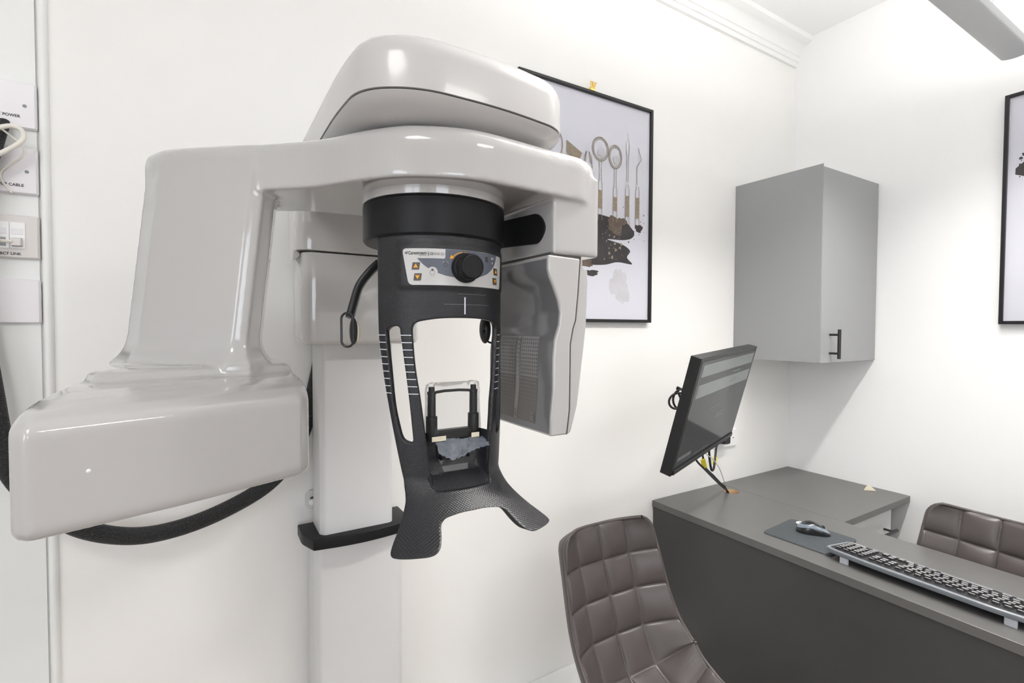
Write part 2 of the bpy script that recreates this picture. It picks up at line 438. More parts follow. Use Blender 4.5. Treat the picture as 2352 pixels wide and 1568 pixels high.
# tube head tiers
t0 = [(-2.530, -.700), (-2.515, -.712), (-2.40, -.672), (-2.262, -.612), (-2.250, -.600), (-2.246, -.36), (-2.30, -.28), (-2.46, -.28), (-2.515, -.36)]
t1 = [(-2.500, -.540), (-2.488, -.566), (-2.40, -.552), (-2.270, -.514), (-2.260, -.504), (-2.257, -.36), (-2.30, -.28), (-2.45, -.28), (-2.500, -.36)]
def mix(k): return [(a[0]+(b_[0]-a[0])*k, a[1]+(b_[1]-a[1])*k) for a, b_ in zip(t0, t1)]
A.loft([to3(inset(t0, .004), 1.196), to3(t0, 1.204), to3(t0, 1.300)] + [to3(mix(k), z) for k, z in ((.05, 1.309), (.16, 1.317), (.35, 1.3235), (.62, 1.328), (.90, 1.3305), (1., 1.333))] + [to3(inset(t1, .002), 1.341), to3(inset(t1, .010), 1.3445), to3(inset(t1, .024), 1.346)])
vs, fs = remesh(A, .0030, 8)
arm = part(sub(vs, fs, lambda c: c[2] > 1.346 or c[0] > -2.23), 'rotating_arm', SHELL, smooth=180)
tube = part(sub(vs, fs, lambda c: not (c[2] > 1.346 or c[0] > -2.23)), 'tube_head', SHELL, smooth=180)
part(MB().ball((-2.4735, -.696, 1.2555), .0032, 16, sc=(1, .6, .9)), 'button', WHITEP, tube)
# slot in the sensor-side block
sl = fillet([(-.52, 1.546), (-.684, 1.5335), (-.705, 1.556), (-.684, 1.5815), (-.52, 1.592)], [.001, .012, .02, .014, .001], 5)
part(MB().loft([[(x, y, z) for y, z in sl] for x in (-1.9165, -1.921)]), 'slot', BLKD, arm, smooth=30)

# --- ring under the beam
part(MB().lathe([(.100, 0), (.1115, .0), (.1118, .002), (.1118, .03), (.10, .03)], (AX, AY, 1.5865), 72), 'ring_collar', SHELL, arm, smooth=30)
ring = MB().lathe([(.100, 0), (.108, 0), (.1108, .003), (.1112, .006), (.1112, .053), (.109, .056), (.100, .056)], (AX, AY, 1.5295), 72)
part(ring, 'pivot_ring', BLKM, smooth=30)

# --- sensor: front cover, rear cover, dark face with the printed field
YS = -.722
pf = [(-1.928, 1.511), (-1.928, 1.490), (-1.925, 1.478), (-1.917, 1.462), (-1.908, 1.441), (-1.904, 1.424), (-1.906, 1.405), (-1.914, 1.382), (-1.917, 1.355), (-1.917, 1.301), (-1.921, 1.262), (-1.922, 1.233)]
sm = [(-1.8655, 1.509), (-1.8695, 1.455), (-1.874, 1.412), (-1.879, 1.399), (-1.884, 1.375), (-1.885, 1.272), (-1.890, 1.233)]
rr_ = [(-1.858, 1.509), (-1.858, 1.497), (-1.848, 1.4925), (-1.847, 1.472), (-1.850, 1.406), (-1.852, 1.388), (-1.861, 1.319), (-1.867, 1.277), (-1.880, 1.236), (-1.884, 1.233)]
def slab(a, b, y0, y1, gap=0.):
    p = a + [(x-gap, z) for x, z in b[::-1]]
    return MB().loft([[(x, y0, z) for x, z in p], [(x, y1, z) for x, z in p]])
YB = -.525
fc = part(slab(pf, sm, YS, YB, .0012), 'sensor_front_cover', SHELL, smooth=25, bevel=.0028, seg=3)
sr = [(x+.0012, z) for x, z in sm]
part(slab(sr, [(x-.0, z) for x, z in rr_], YS+.004, YB, 0.), 'sensor_rear_cover', SHELL, smooth=25, bevel=.0025, seg=3)
part(MB().box((-1.922, YS+.004, 1.509), (-1.862, YB-.004, 1.5155)), 'sensor_joint', GROOVE)
part(slab([(x-.0014, z) for x, z in sm], [(x+.0014, z) for x, z in sm], YS+.0022, YB-.01), 'cover_seam', GROOVE, smooth=25)
# dark glossy face follows the cover's profile on the tube side
def face_x(z):
    for (x0, z0), (x1, z1) in zip(pf, pf[1:]):
        if z1 <= z <= z0: return x0 + (x1-x0)*(z0-z)/(z0-z1)
    return pf[-1][0] if z < pf[-1][1] else pf[0][0]
def strip(y0, y1, z0, z1, off, n=40):
    m = MB(); L = []
    for k in range(n+1):
        z = z0+(z1-z0)*k/n; x = face_x(z)-off
        L.append([(x, y0, z), (x, y1, z), (x+.0008, y1, z), (x+.0008, y0, z)])
    return m.loft(L)
sf = part(strip(YS+.005, YB+.003, 1.237, 1.505, .0012), 'sensor_face', SENS, smooth=60)
PY0, PY1, PZ0, PZ1 = -.681, -.559, 1.2465, 1.386
part(strip(PY0, PY1, PZ0, PZ1, .0016), 'field_panel', SENSP, sf, smooth=60)
dots = MB()
def dot(y, z, ry, rz, mi=0, n=8, off=.0021):
    dots.add([(face_x(z)-off, y+ry*math.cos(2*PI*k/n), z+rz*math.sin(2*PI*k/n)) for k in range(n)], [tuple(range(n))], mi)
YM = -.621                                      # halftone field with a pale centre strip
ZH = PZ1-.066
def zrow(z1, z0, n): return [z1+(z0-z1)*k/n for k in range(n+1)]
def sheet(y0, y1, z1, z0, off, mi):
    zz = zrow(z1, z0, 24); dots.add([(face_x(z)-off, y, z) for z in zz for y in (y0, y1)], [(2*k, 2*k+1, 2*k+3, 2*k+2) for k in range(24)], mi)
sheet(PY0, YM-.0085, PZ1, ZH, .0020, 0); sheet(YM+.0085, PY1, PZ1, ZH, .0020, 0); sheet(YM-.0055, YM+.0055, PZ1, PZ0, .0020, 0)
for i in range(18):
    z = PZ1-.005-i*.0062
    for j in range(20):
        y = PY0+.003+j*.0062
        if abs(y-YM) < .0105 or y > PY1-.002: continue
        if z > ZH: dot(y, z, .0016+.0009*i/10, .0018+.0011*i/10, 1, 8, .0024)
        else: dot(y+.0031, z+.0031, max(.0005, .0015-.00015*(i-11)), max(.0005, .0016-.00015*(i-11)), 0, 8, .0024)
for i in range(14):
    for dy in (-.0024, .0024): dot(YM+dy, PZ1-.006-i*.0075, .0018*(1-i/18), .0022*(1-i/18), 1, 8, .0024)
part(dots, 'dot_grid', [SENSL, SENSP], sf, smooth=0)
for body, yc in (('2D', YM-.0002), ('3D', PY0+.0085)):
    v, f = text(body, .0118, .0001)
    m_ = SENSP if body == '2D' else SENSL
    part(MB().add([(face_x(PZ0+.002+x)-.0036, yc+y-.004, PZ0+.003+x) for x, y in v], f), 'field_text', m_, sf, smooth=0)

# --- positioning frame: a moulded black shell unrolled as (arc length at radius R0, z)
R0 = .106
def Rf(z):
    t = max(0., (1.185-z)/.073); return R0 + .09*min(t, 1.02)**1.5
def wrap(s, z, off=0.):
    a = s/R0; r = Rf(z)+off; return (AX+r*math.sin(a), AY-r*math.cos(a), z)
def D(l): return [(rad(a)*R0, z) for a, z in l]
left = [(-74, 1.552), (-74, 1.546), (-74, 1.53), (-74, 1.515), (-74, 1.500), (-73.6, 1.4325), (-72.5, 1.388), (-69.6, 1.358), (-66.1, 1.3254), (-61.4, 1.2882), (-55.0, 1.2391), (-47.6, 1.1845), (-43.2, 1.1660), (-41.2, 1.1557), (-40.2, 1.1361), (-40.2, 1.1224), (-39.4, 1.1145), (-36.5, 1.1120), (-28.4, 1.1125), (-23.2, 1.1138), (-20.6, 1.1180), (-19.7, 1.1260), (-19.5, 1.1359), (-18.4, 1.1400), (-15.6, 1.1432), (-7.4, 1.1460)]
right = [(-a, z) for a, z in left[::-1]]
outer = D([(0, 1.552), (-60, 1.552), (-70, 1.552), (-73, 1.552)] + left + [(0, 1.1463)] + right + [(73, 1.552), (70, 1.552), (60, 1.552)])
slotL = [(-63.5, 1.3884), (-59.9, 1.3385), (-56.2, 1.2889), (-51.3, 1.2553), (-49.2, 1.2450), (-46.5, 1.2398), (-41.2, 1.2371), (-39.8, 1.2395), (-39.6, 1.2430), (-43.5, 1.3087), (-49.7, 1.3886), (-50.3, 1.3970), (-51.9, 1.4010), (-55.2, 1.4018), (-59.2, 1.4000), (-62.6, 1.3960)]
winL = [(0, 1.4137), (-12, 1.4133), (-21.7, 1.4121), (-33.5, 1.4088), (-37.4, 1.4062), (-39.6, 1.4020), (-40.4, 1.3918), (-38.3, 1.3459), (-33.9, 1.2968), (-30.2, 1.2474), (-27.0, 1.1978), (-25.2, 1.1768), (-23.6, 1.1715), (-20.5, 1.1692), (-10, 1.1692)]
window = D(winL + [(0, 1.1692)] + [(-a, z) for a, z in winL[:0:-1]])
slotR = [(-a, z) for a, z in slotL[::-1]]
def sstep(x): x = min(1, max(0, x)); return x*x*(3-2*x)
def mound(s, z): return .0030*sstep((.098-abs(s))/.006)*sstep((z-1.4525)/.004)*sstep((1.5195-z)/.0035)
def dense(l, st=.0016):
    out = []
    for p in spline(l, 12, True):
        if not out or math.dist(p, out[-1]) >= st: out.append(p)
    return out
def shell_solid(outer, holes, front, back, d=.0016, step=.004):
    O = [dense(outer)]+[dense(h) for h in holes]
    if area2(O[0]) < 0: O[0] = O[0][::-1]
    m = MB(); I = [inset(O[0], d)] + [inset(h, -d) for h in O[1:]]
    v, f = fill(I[0], I[1:], step)
    m.add([front(*p, 0) for p in v], f); m.add([back(*p, 0) for p in v], [t[::-1] for t in f])
    for o, i in zip(O, I):
        mid = [tuple((a+(b-a)*.70) for a, b in zip(q, p)) for p, q in zip(o, i)]
        rows = [[front(*p, 0) for p in i], [front(*p, -d*.3) for p in mid], [front(*p, -d) for p in o], [back(*p, d) for p in o], [back(*p, d*.3) for p in mid], [back(*p, 0) for p in i]]
        m.loft(rows, cap=False)
    return m
F = shell_solid(outer, [D(slotL), window, D(slotR)], lambda s, z, k: wrap(s, z, mound(s, z)+k), lambda s, z, k: wrap(s, z, k-.008-.010*min(1, max(0, (1.16-z)/.05))))
# pocket behind the lower half of the opening: side walls, floor and a dished back wall
zt = 1.242
rim = [p for p in window if p[1] < 1.250]
rim = sorted([p for p in rim if p[0] < 0], key=lambda p: -p[1]) + sorted([p for p in rim if p[0] >= 0], key=lambda p: p[1])
rim = [(rad(-30.0)*R0, zt)] + rim[1:-1] + [(rad(30.0)*R0, zt)]
def pocket(p, q, sc, dz=0.):                         # p: point of the rim, pushed in by q, shrunk by sc towards the centre line
    s, z = p; x, y, zz = wrap(s*sc, z)
    return (x, y+q, z + ((.018*q/.040 - dz) if z < 1.18 else 0))
L_out = [[pocket(p, q, sc, .004) for p in rim] for q, sc in ((.002, 1.06), (.018, 1.02), (.034, .96), (.040, .86))]
L_in = [[pocket((p[0]*.97, p[1]+.002), q, sc) for p in rim] for q, sc in ((-.0005, 1.02), (.015, .97), (.029, .91), (.034, .83))]
n = len(rim); PK = MB(); vs_ = [p for l in L_out + L_in[::-1] for p in l]; fs_ = []
K = len(L_out)*2
for k in range(K-1):
    if k == len(L_out)-1: continue
    for i in range(n-1): fs_.append((k*n+i, k*n+i+1, (k+1)*n+i+1, (k+1)*n+i))
for i in range(n-1): fs_.append((i, i+1, (K-1)*n+i+1, (K-1)*n+i))                # close the front lip
for i in (0, n-1):
    for k in range(len(L_out)-1): fs_.append((k*n+i, (k+1)*n+i, (K-2-k)*n+i, (K-1-k)*n+i))
a0, b0 = (len(L_out)-1)*n, len(L_out)*n
fs_.append(tuple(range(a0, a0+n))); fs_.append(tuple(range(b0, b0+n))); fs_.append((a0, a0+n-1, b0+n-1, b0))
PK.add(vs_, fs_)
frm = F; wv = {}; nv, nf = [], []
for p in frm.v: wv.setdefault(tuple(round(c, 6) for c in p), len(wv))
for f in frm.f:
    g = [wv[tuple(round(c, 6) for c in frm.v[i])] for i in f]; g = tuple(dict.fromkeys(g))
    if len(g) > 2: nf.append(g)
frm = MB().add(list(wv), nf)
suv = [(math.atan2(x-AX, -(y-AY))*R0, z, 0.) for x, y, z in frm.v]
fo = part(frm, 'positioning_frame', WEAVE, smooth=75)
at = fo.data.attributes.new('suv', 'FLOAT_VECTOR', 'POINT'); at.data.foreach_set('vector', [c for p in suv for c in p])
po = part(PK, 'pocket', WEAVE, fo, smooth=50)
at = po.data.attributes.new('suv', 'FLOAT_VECTOR', 'POINT'); L = U.location
at.data.foreach_set('vector', [c for v in po.data.vertices for c in (v.co.x, v.co.z, 0.)])
# white lines on the frame: one-centimetre graduations, centre mark, hairlines
gm = MB()
def band(s0, s1, z0, z1, off=.0007):
    k = max(2, int(abs(s1-s0)/.003)); gm.add([wrap(s0+(s1-s0)*i/k, z, off) for i in range(k+1) for z in (z0, z1)], [(2*i, 2*i+1, 2*i+3, 2*i+2) for i in range(k)])
def edge(poly, z, side):
    xs = []
    for i in range(len(poly)):
        (xa, za), (xb, zb) = poly[i-1], poly[i]
        if (za > z) != (zb > z): xs.append(xa+(xb-xa)*(z-za)/(zb-za))
    return min(xs) if side < 0 else max(xs)
gl = []
for i in range(9):
    z = 1.3883-i*.01035
    a, b = edge(outer, z, -1), edge(D(slotL), z, -1); c, d = edge(D(slotL), z, 1), edge(window, z, -1)
    for s0, s1 in ((a, b), (c, d), (-b, -a), (-d, -c)): gl.append((s0+.0004, s1-.0004, z, z+.0011))
for q in range(4):
    gm = MB()
    for g_ in gl[q::4]: band(*g_)
    part(gm, 'graduation_scale', MARK, fo, smooth=0)
gm = MB(); band(.0008, .0028, 1.4190, 1.4434, .0008); part(gm, 'centre_mark', MARK, fo, smooth=0)
gm = MB(); band(-.029, .048, 1.4328, 1.4331, .0006); band(-.009, .042, 1.4477, 1.4480, .0006); part(gm, 'hairlines', INKG, fo, smooth=0)

# --- control panel; millimetres (s, z) about z = 1.48 wrapped on the frame
def PM(l): return [(s*R0/(R0+.004)/1000, 1.48+z/1000) for s, z in l]
def pw(l): return [(s/1000, z/1000) for s, z in l]
def pwrap(s, z, off): a = s/(R0+.004); r = R0+off; return (AX+r*math.sin(a), AY-r*math.cos(a), 1.48+z)
def pflat(name, poly, off, m, parent, holes=(), step=.004):
    v, f = fill(poly, holes, step); return part(MB().add([pwrap(s, z, off) for s, z in v], f), name, m, parent, smooth=0)
pan = fillet(pw([(-90.5, 30.2), (-28, 29.8), (30, 29.8), (84, 28.3), (79.5, -21.3), (0, -21.0), (-80.5, -20.7)]), [.007, 0, .0, .006, .005, 0, .007], 6)
cp = part(plate(pan, [], lambda s, z: pwrap(s, z, .0034), lambda s, z: pwrap(s, z, -.001), .004), 'control_panel', PANW, smooth=30)
dk = pw([(-68.2, 16.4), (-60, 8.2), (-51.5, 1.8), (-40.5, -3.5), (-28.8, -7.2), (-17.7, -9.1), (-1.9, -10.1), (10, -9.6), (20.4, -8.0), (31, -5.0), (41.7, -.9), (52, 6.2), (59.5, 13.1), (63.6, 20.0), (66.4, 28.6), (20, 29.6), (-28.4, 29.5), (-28.6, 18.6), (-29.3, 16.9), (-31.0, 16.2)])
pflat('dark_zone', dk, .0037, PANG, cp)
def circ(cx, cz, r, n=24, a0=0, a1=2*PI): return [((cx+r*math.cos(a0+(a1-a0)*k/n))/1000, (cz+r*math.sin(a0+(a1-a0)*k/n))/1000) for k in range(n if a1-a0 > 6.2 else n+1)]
pflat('power_surround', circ(-46.6, -2.6, 7.2), .0039, PANW, cp)
for cx, cz, w in ((-69.8, 5.5, 10.4), (-67.3, -9.7, 10.4), (63.5, 4.4, 10.6), (61.0, -10.4, 10.6)):
    skew = -.15 if cx < 0 else .13
    b_ = fillet(pw([(cx-w/2+skew*5, cz-5), (cx+w/2+skew*5*-1 if False else cx+w/2+skew*5*(-1 if cx > 1e9 else 1), cz-5), (cx+w/2-skew*5, cz+5), (cx-w/2-skew*5, cz+5)]), .0009, 3)
    bo = part(plate(b_, [], lambda s, z: pwrap(s, z, .0042), lambda s, z: pwrap(s, z, .0030), .004), 'arrow_button', BTN, cp, smooth=30)
    u = 1 if (cz > 0) else -1
    tri = pw([(cx-3.4, cz-2.9*u), (cx, cz-1.9*u), (cx+3.4, cz-2.9*u), (cx, cz+3.3*u)])
    v, f = fill(tri); part(MB().add([pwrap(s, z, .0045) for s, z in v], f), 'button_symbol', AMB, cp, smooth=0)
def ring_flat(cx, cz, r0, r1, a0, a1, off, n=28):
    p = circ(cx, cz, r1, n, a0, a1) + circ(cx, cz, r0, n, a0, a1)[::-1]
    m = MB(); k = n+1
    return m.add([pwrap(s, z, off) for s, z in p], [(i, i+1, 2*k-2-i, 2*k-1-i) for i in range(n)])
part(ring_flat(-46.6, -3.6, 3.0, 3.9, rad(115), rad(425), .0042), 'power_symbol', INKG, cp, smooth=0)
pflat('power_lamp', circ(-46.6, .3, 1.5, 16), .0043, BTN, cp)
# writing
def ptext(body, s, z, size, m, name='lettering', bold=0., **k):
    v, f = text(body, size, bold, **k)
    return part(MB().add([pwrap(s/1000+x, z/1000+y, .0040) for x, y in v], f), name, m, cp, smooth=0)
def fit(body, s0, s1, z, size, m, bold=0., **k):
    v, f = text(body, size, bold, **k); w = max(p[0] for p in v)-min(p[0] for p in v); x0 = min(p[0] for p in v); q = (s1-s0)/1000/w
    return part(MB().add([pwrap(s0/1000+(x-x0)*q, z/1000+y, .0040) for x, y in v], f), 'lettering', m, cp, smooth=0)
fit('Carestream', -80.6, -54.8, 21.6, .0063, INKD, .00012)
fit('DENTAL', -65.3, -54.9, 19.3, .0026, INKD, 0., space=1.4)
fit('CS', -50.0, -45.4, 20.9, .0048, INKD, .00012)
fit('8100 3D', -44.2, -30.6, 20.9, .0048, mat('ink_mid', (.16, .16, .165), .5))
m_ = MB(); m_.add([pwrap(s/1000, z/1000, .004) for s, z in ((-52.5, 19.2), (-51.7, 19.2), (-51.7, 25.6), (-52.5, 25.6))], [(0, 1, 2, 3)]); part(m_, 'divider', INKD, cp, smooth=0)
lg = pw([(-86.4, 24.2), (-81.4, 26.2), (-82.8, 21.9)]); li = inset(lg, .0009)
m_ = MB(); m_.add([pwrap(s, z, .004) for s, z in lg+li], [(i, (i+1) % 3, 3+(i+1) % 3, 3+i) for i in range(3)]); part(m_, 'emblem', INKD, cp, smooth=0)
# amber arc with its arrow head, small symbols on the dark zone
part(ring_flat(-1.5, 4.5, 21.4, 22.5, rad(62), rad(88), .0042), 'amber_arc', AMB, cp, smooth=0)
part(ring_flat(-1.5, 4.5, 21.4, 22.5, rad(96), rad(139), .0042), 'amber_arc', AMB, cp, smooth=0)
m_ = MB(); m_.add([pwrap(s/1000, z/1000, .0042) for s, z in ((-16.0, 17.5), (-20.2, 21.9), (-22.6, 16.4))], [(0, 1, 2)]); part(m_, 'amber_arrow', AMB, cp, smooth=0)
rs = MB()
for a in (120, 60, 270):
    c_ = (53.6+3.6*math.cos(rad(a)), 20.3+3.6*math.sin(rad(a)))
    rs.add([pwrap((c_[0]+x)/1000, (c_[1]+z)/1000, .0041) for x, z in ((-1.9, -1.7), (1.9, -1.7), (0, 2.1))], [(0, 1, 2)])
part(rs, 'radiation_symbol', PANW, cp, smooth=0)
rs = MB()
for x, z, w, h in ((39.9, 20.3, 6.2, 7.6),):
    rs.add([pwrap((x+a*w/2)/1000, (z+b*h/2)/1000, .0041) for a, b in ((-1,-1),(1,-1),(1,1),(-1,1))], [(0,1,2,3)])
part(rs, 'sign_square', INKD, cp, smooth=0)
rs = MB()
tr = pw([(66.4, 15.8), (78.6, 16.2), (72.0, 25.4)]); ti = inset(tr, .0005)
rs.add([pwrap(s, z, .004) for s, z in tr+ti], [(i, (i+1) % 3, 3+(i+1) % 3, 3+i) for i in range(3)]); part(rs, 'warning_triangle', INKG, cp, smooth=0)
part(ring_flat(-28.6, 8.0, 2.1, 2.8, 0, 6.15, .0041), 'head_symbol', INKD, cp, smooth=0)
part(ring_flat(-28.6, 8.0, 4.2, 4.8, rad(25), rad(70), .0041), 'turn_symbol', INKG, cp, smooth=0)
part(ring_flat(-28.6, 8.0, 4.2, 4.8, rad(110), rad(155), .0041), 'turn_symbol', INKG, cp, smooth=0)
# dial
dz = 1.4846; dxx = .0012
dl = MB().lathe([(.0212, .002), (.0212, .007), (.0200, .0095), (.0178, .0105), (.0176, .026), (.0166, .028), (.0150, .0284), (.0149, .0278), (.001, .0274)], (AX+dxx, AY-R0, dz), 56, axis='y')
part(dl, 'dial', BLKM, cp, smooth=30)

# --- temple clamps
def clamp(path, pad, up_v, name='temple_clamp'):
    c = part(MB().tube(spline(path, 8), .0105, 14, flat=.6), name, BLKP)
    p = Vector(pad)
    lo_ = [(p.x + .0095*math.cos(a)*up_v[0], p.y + .0095*math.cos(a)*up_v[1], p.z + (.016 if math.sin(a) > 0 else -.016) + .0095*math.sin(a)) for a in (2*PI*k/28 for k in range(28))]
    part(MB().tube(lo_ + lo_[:1], .0018, 8, cap=False), 'clamp_loop', BLKP, c)
    q = p + Vector((.010, .004, -.002))
    part(MB().ball(q, .011, 24, sc=(.55, .9, 1.9)), 'clamp_cup', BLKP, c)
    part(MB().ball(q + Vector((.0055, .002, -.002)), .0095, 24, sc=(.5, .85, 1.7)), 'pad', CREAM, c)
    return c
clamp([(-2.138, -.555, 1.500), (-2.152, -.556, 1.486), (-2.168, -.556, 1.464), (-2.177, -.558, 1.438), (-2.184, -.560, 1.414)], (-2.190, -.570, 1.396), (.8, -.6))
rc = part(MB().tube(spline([(-1.962, -.560, 1.50), (-1.958, -.556, 1.46), (-1.958, -.56, 1.44), (-1.962, -.578, 1.42)], 8), .0095, 12, flat=.55), 'temple_clamp', BLKP)
part(MB().ball((-1.968, -.594, 1.397), .0155, 28, sc=(.55, .85, 1.55)), 'clamp_cup', BLKP, rc)
lo_ = [(-1.953+.0055*math.cos(a), -.588-.0055*math.cos(a), 1.397 + (.015 if math.sin(a) > 0 else -.015)+.008*math.sin(a)) for a in (2*PI*k/28 for k in range(28))]
part(MB().tube(lo_+lo_[:1], .0017, 8, cap=False), 'clamp_loop', BLKP, rc)
part(MB().lathe([(.003, 0), (.003, .0012)], (-1.976, -.604, 1.394), 16, axis='y'), 'screw', BLKD, rc)

# --- chin support in the pocket
CX, CY = -2.053, -.650
ch = part(MB().box((CX-.036, CY-.007, 1.232), (CX+.036, CY+.007, 1.247)), 'chin_support', BLKP, bevel=.002)
for sx in (-1, 1):
    x = CX+sx*.0345
    part(MB().lathe([(.0085, 1.232), (.0088, 1.234), (.0085, 1.268), (.0062, 1.269), (.0060, 1.300), (.0066, 1.301), (.0066, 1.305), (.0045, 1.3055), (.0045, 1.312)], (x, CY, 0), 24), 'post', BLKP, ch, smooth=30)
part(MB().tube([(CX-.0345, CY, 1.303), (CX-.012, CY+.004, 1.3045), (CX+.012, CY+.004, 1.3045), (CX+.0345, CY, 1.303)], .0022, 10), 'cross_bar', BLKP, ch)
part(MB().box((CX-.028, CY-.003, 1.205), (CX+.026, CY+.012, 1.234)), 'bracket', BLKP, ch, bevel=.003)
for x in (-.022, -.012, .010, .021): part(MB().cyl((CX+x-.002, CY-.006, 1.2085), (CX+x+.002, CY-.006, 1.2085), .0058, 20), 'hinge', BLKM, ch)
bl = [(-.026, 1.204), (.024, 1.204), (.020, 1.186), (.013, 1.180), (-.013, 1.179), (-.021, 1.186)]
part(MB().loft([[(CX+x, CY-.006-.010*(1.205-z)/.026, z) for x, z in bl], [(CX+x, CY-.001-.006*(1.205-z)/.026, z) for x, z in bl]]), 'blade', mat('blade_grey', (.11, .11, .112), .28), ch, bevel=.0015)

# ================================================================== clear sleeve over the chin support
bg = MB(); NB = 72
def bagloop(z, ex, ey, w, dy=0):
    out = []
    for k in range(NB):
        a = 2*PI*k/NB; c, s_ = math.cos(a), math.sin(a)
        x = ex*math.copysign(abs(c)**.35, c); y = ey*math.copysign(abs(s_)**.6, s_)
        wv = w*(math.sin(5*a+z*260)+.7*math.sin(9*a-z*410)+.5*math.sin(17*a+z*150))
        out.append((CX+x+wv*.6, CY+dy+y+wv, z + wv*.6))
    return out
zs = [(1.318, .038, .004, .0006), (1.315, .043, .008, .0012), (1.305, .044, .011, .0016), (1.29, .043, .011, .0017), (1.27, .044, .012, .0018), (1.25, .0455, .0125, .0018), (1.238, .046, .013, .0016)]
bg.loft([bagloop(*q) for q in zs], cap=False); bg.add(bagloop(*zs[0]), [tuple(range(NB))])
tb = bg.build('plastic_sleeve', BAG, loc=(CX, CY, 1.22), smooth=180)
tag(tb, 'clear disposable plastic sleeve pulled over the two chin support posts', 'plastic bag')
cr = MB(); n1, n2 = 26, 9; random.seed(3)
G = []
for j in range(n2):
    t = j/(n2-1)
    for i in range(n1):
        u_ = i/(n1-1); x = -.034+.082*u_
        z = 1.240-.004-.022*t*(.45+.75*math.sin(PI*min(1, .25+u_*.8))**2) - .004*u_
        y = -.0135-.016*t + random.uniform(-.0022, .0022) + .0035*math.sin(9*u_+3*t)
        G.append((CX+x+random.uniform(-.001, .001), CY+y, z+random.uniform(-.0012, .0012)))
cr.add(G, [(j*n1+i, j*n1+i+1, (j+1)*n1+i+1, (j+1)*n1+i) for j in range(n2-1) for i in range(n1-1)])
cr.build('crumpled_hem', BAGB, tb, smooth=12)
for sx in (-1, 1):
    MB().box((CX+sx*.030-.010*(1 if sx < 0 else .6), CY-.0152, 1.2335), (CX+sx*.030+.012*(1 if sx < 0 else .6), CY-.0146, 1.2405)).build('adhesive_strip', CREAM, tb)

# ================================================================== braided hose behind the machine
hp_ = [(-2.120, -.0183, 1.352), (-2.128, -.0183, 1.325), (-2.137, -.0183, 1.28), (-2.148, -.0185, 1.23), (-2.167, -.024, 1.155), (-2.207, -.045, 1.08), (-2.262, -.065, 1.030), (-2.35, -.065, .988), (-2.435, -.065, .967), (-2.51, -.065, .968), (-2.585, -.065, .998), (-2.645, -.06, 1.052), (-2.690, -.055, 1.125), (-2.706, -.05, 1.20), (-2.713, -.05, 1.262), (-2.722, -.045, 1.33), (-2.735, -.045, 1.44), (-2.742, -.045, 1.56), (-2.725, -.04, 1.66), (-2.708, -.036, 1.72), (-2.699, -.030, 1.757), (-2.697, -.022, 1.775), (-2.697, -.016, 1.790)]
HOSE = weave('hose_braid', (.02, .02, .021), .005, .9, .5, None, .001)
tag(MB().tube(spline(hp_, 8), [.0175 if i < 130 else .0175-.0095*min(1, (i-130)/30) for i in range(8*(len(hp_)-1)+1)], 18).build('cable_hose', HOSE, smooth=180), 'thick black braided hose looping behind the white tube head to the wall plates', 'hose')

# ================================================================== wall plates at the left edge
def wplate(name, label, z0, z1, m, x1=-2.6515, rnd=.004):
    x0 = x1-(z1-z0); t = thing(name, label, 'wall plate', ((x0+x1)/2, -.006, z0), 'plates on the board at the left edge')
    p = fillet([(x0, z0), (x1, z0), (x1, z1), (x0, z1)], rnd, 4)
    part(MB().loft([[(x, -.0065, z) for x, z in p], [(x, -.012, z) for x, z in p], [(x, -.0155, z) for x, z in inset(p, .0025)]]), 'faceplate', m, t, smooth=30)
    return t
SCREW = mat('screw_steel', (.22, .24, .26), .45, metal=.6)
def screw(t, x, z): part(MB().lathe([(.0034, 0), (.0030, .0008), (.0022, .0009), (.0020, .0004)], (x, -.0152, z), 20, axis='y'), 'screw', SCREW, t)
def wtext(t, body, x, z, size, m=INKD, bold=.0001):
    v, f = text(body, size, bold, align='RIGHT'); part(MB().add([(x+a, -.0159, z+b) for a, b in v], f), 'lettering', m, t, smooth=0)
P1 = wplate('cable_plate', 'white wall plate marked POWER with one screw, topmost at the left edge', 1.782, 1.871, PLATE)
screw(P1, -2.668, 1.825); wtext(P1, 'CT POWER', -2.6745, 1.8015, .0072, bold=.0002)
P2 = wplate('cable_plate', 'white wall plate marked CABLE, second from top at the left edge', 1.656, 1.747, PLATE)
screw(P2, -2.667, 1.699); wtext(P2, 'UP CABLE', -2.6715, 1.6695, .0074, bold=.0002)
P3 = wplate('data_plate', 'beige network wall plate marked LINK with two white jack modules', 1.531, 1.6145, PLATEB)
wtext(P3, 'CBCT LINK', -2.6775, 1.5370, .0070, bold=.0002)
part(MB().lathe([(.004, 0), (.004, .0006)], (-2.662, -.0152, 1.573), 18, axis='y'), 'screw_cap', PLATEB, P3)
for x in (-2.6708, -2.6938):
    j = part(MB().box((x-.0225, -.0152, 1.5490), (x, -.0172, 1.600)), 'jack_module', WHITEP, P3, bevel=.0008)
    part(MB().box((x-.020, -.0170, 1.5765), (x-.003, -.0180, 1.588)), 'label_window', PLATE, P3, bevel=.0006)
    part(MB().box((x-.019, -.0170, 1.553), (x-.0045, -.0176, 1.570)), 'port', INKG, P3)
part(MB().box((-2.6905, -.0165, 1.554), (-2.6755, -.028, 1.5685)), 'network_plug', PLATEB, P3, bevel=.001)
P4 = wplate('blank_plate', 'plain blank white wall plate, lowest of four at the left edge', 1.405, 1.491, PLATE)

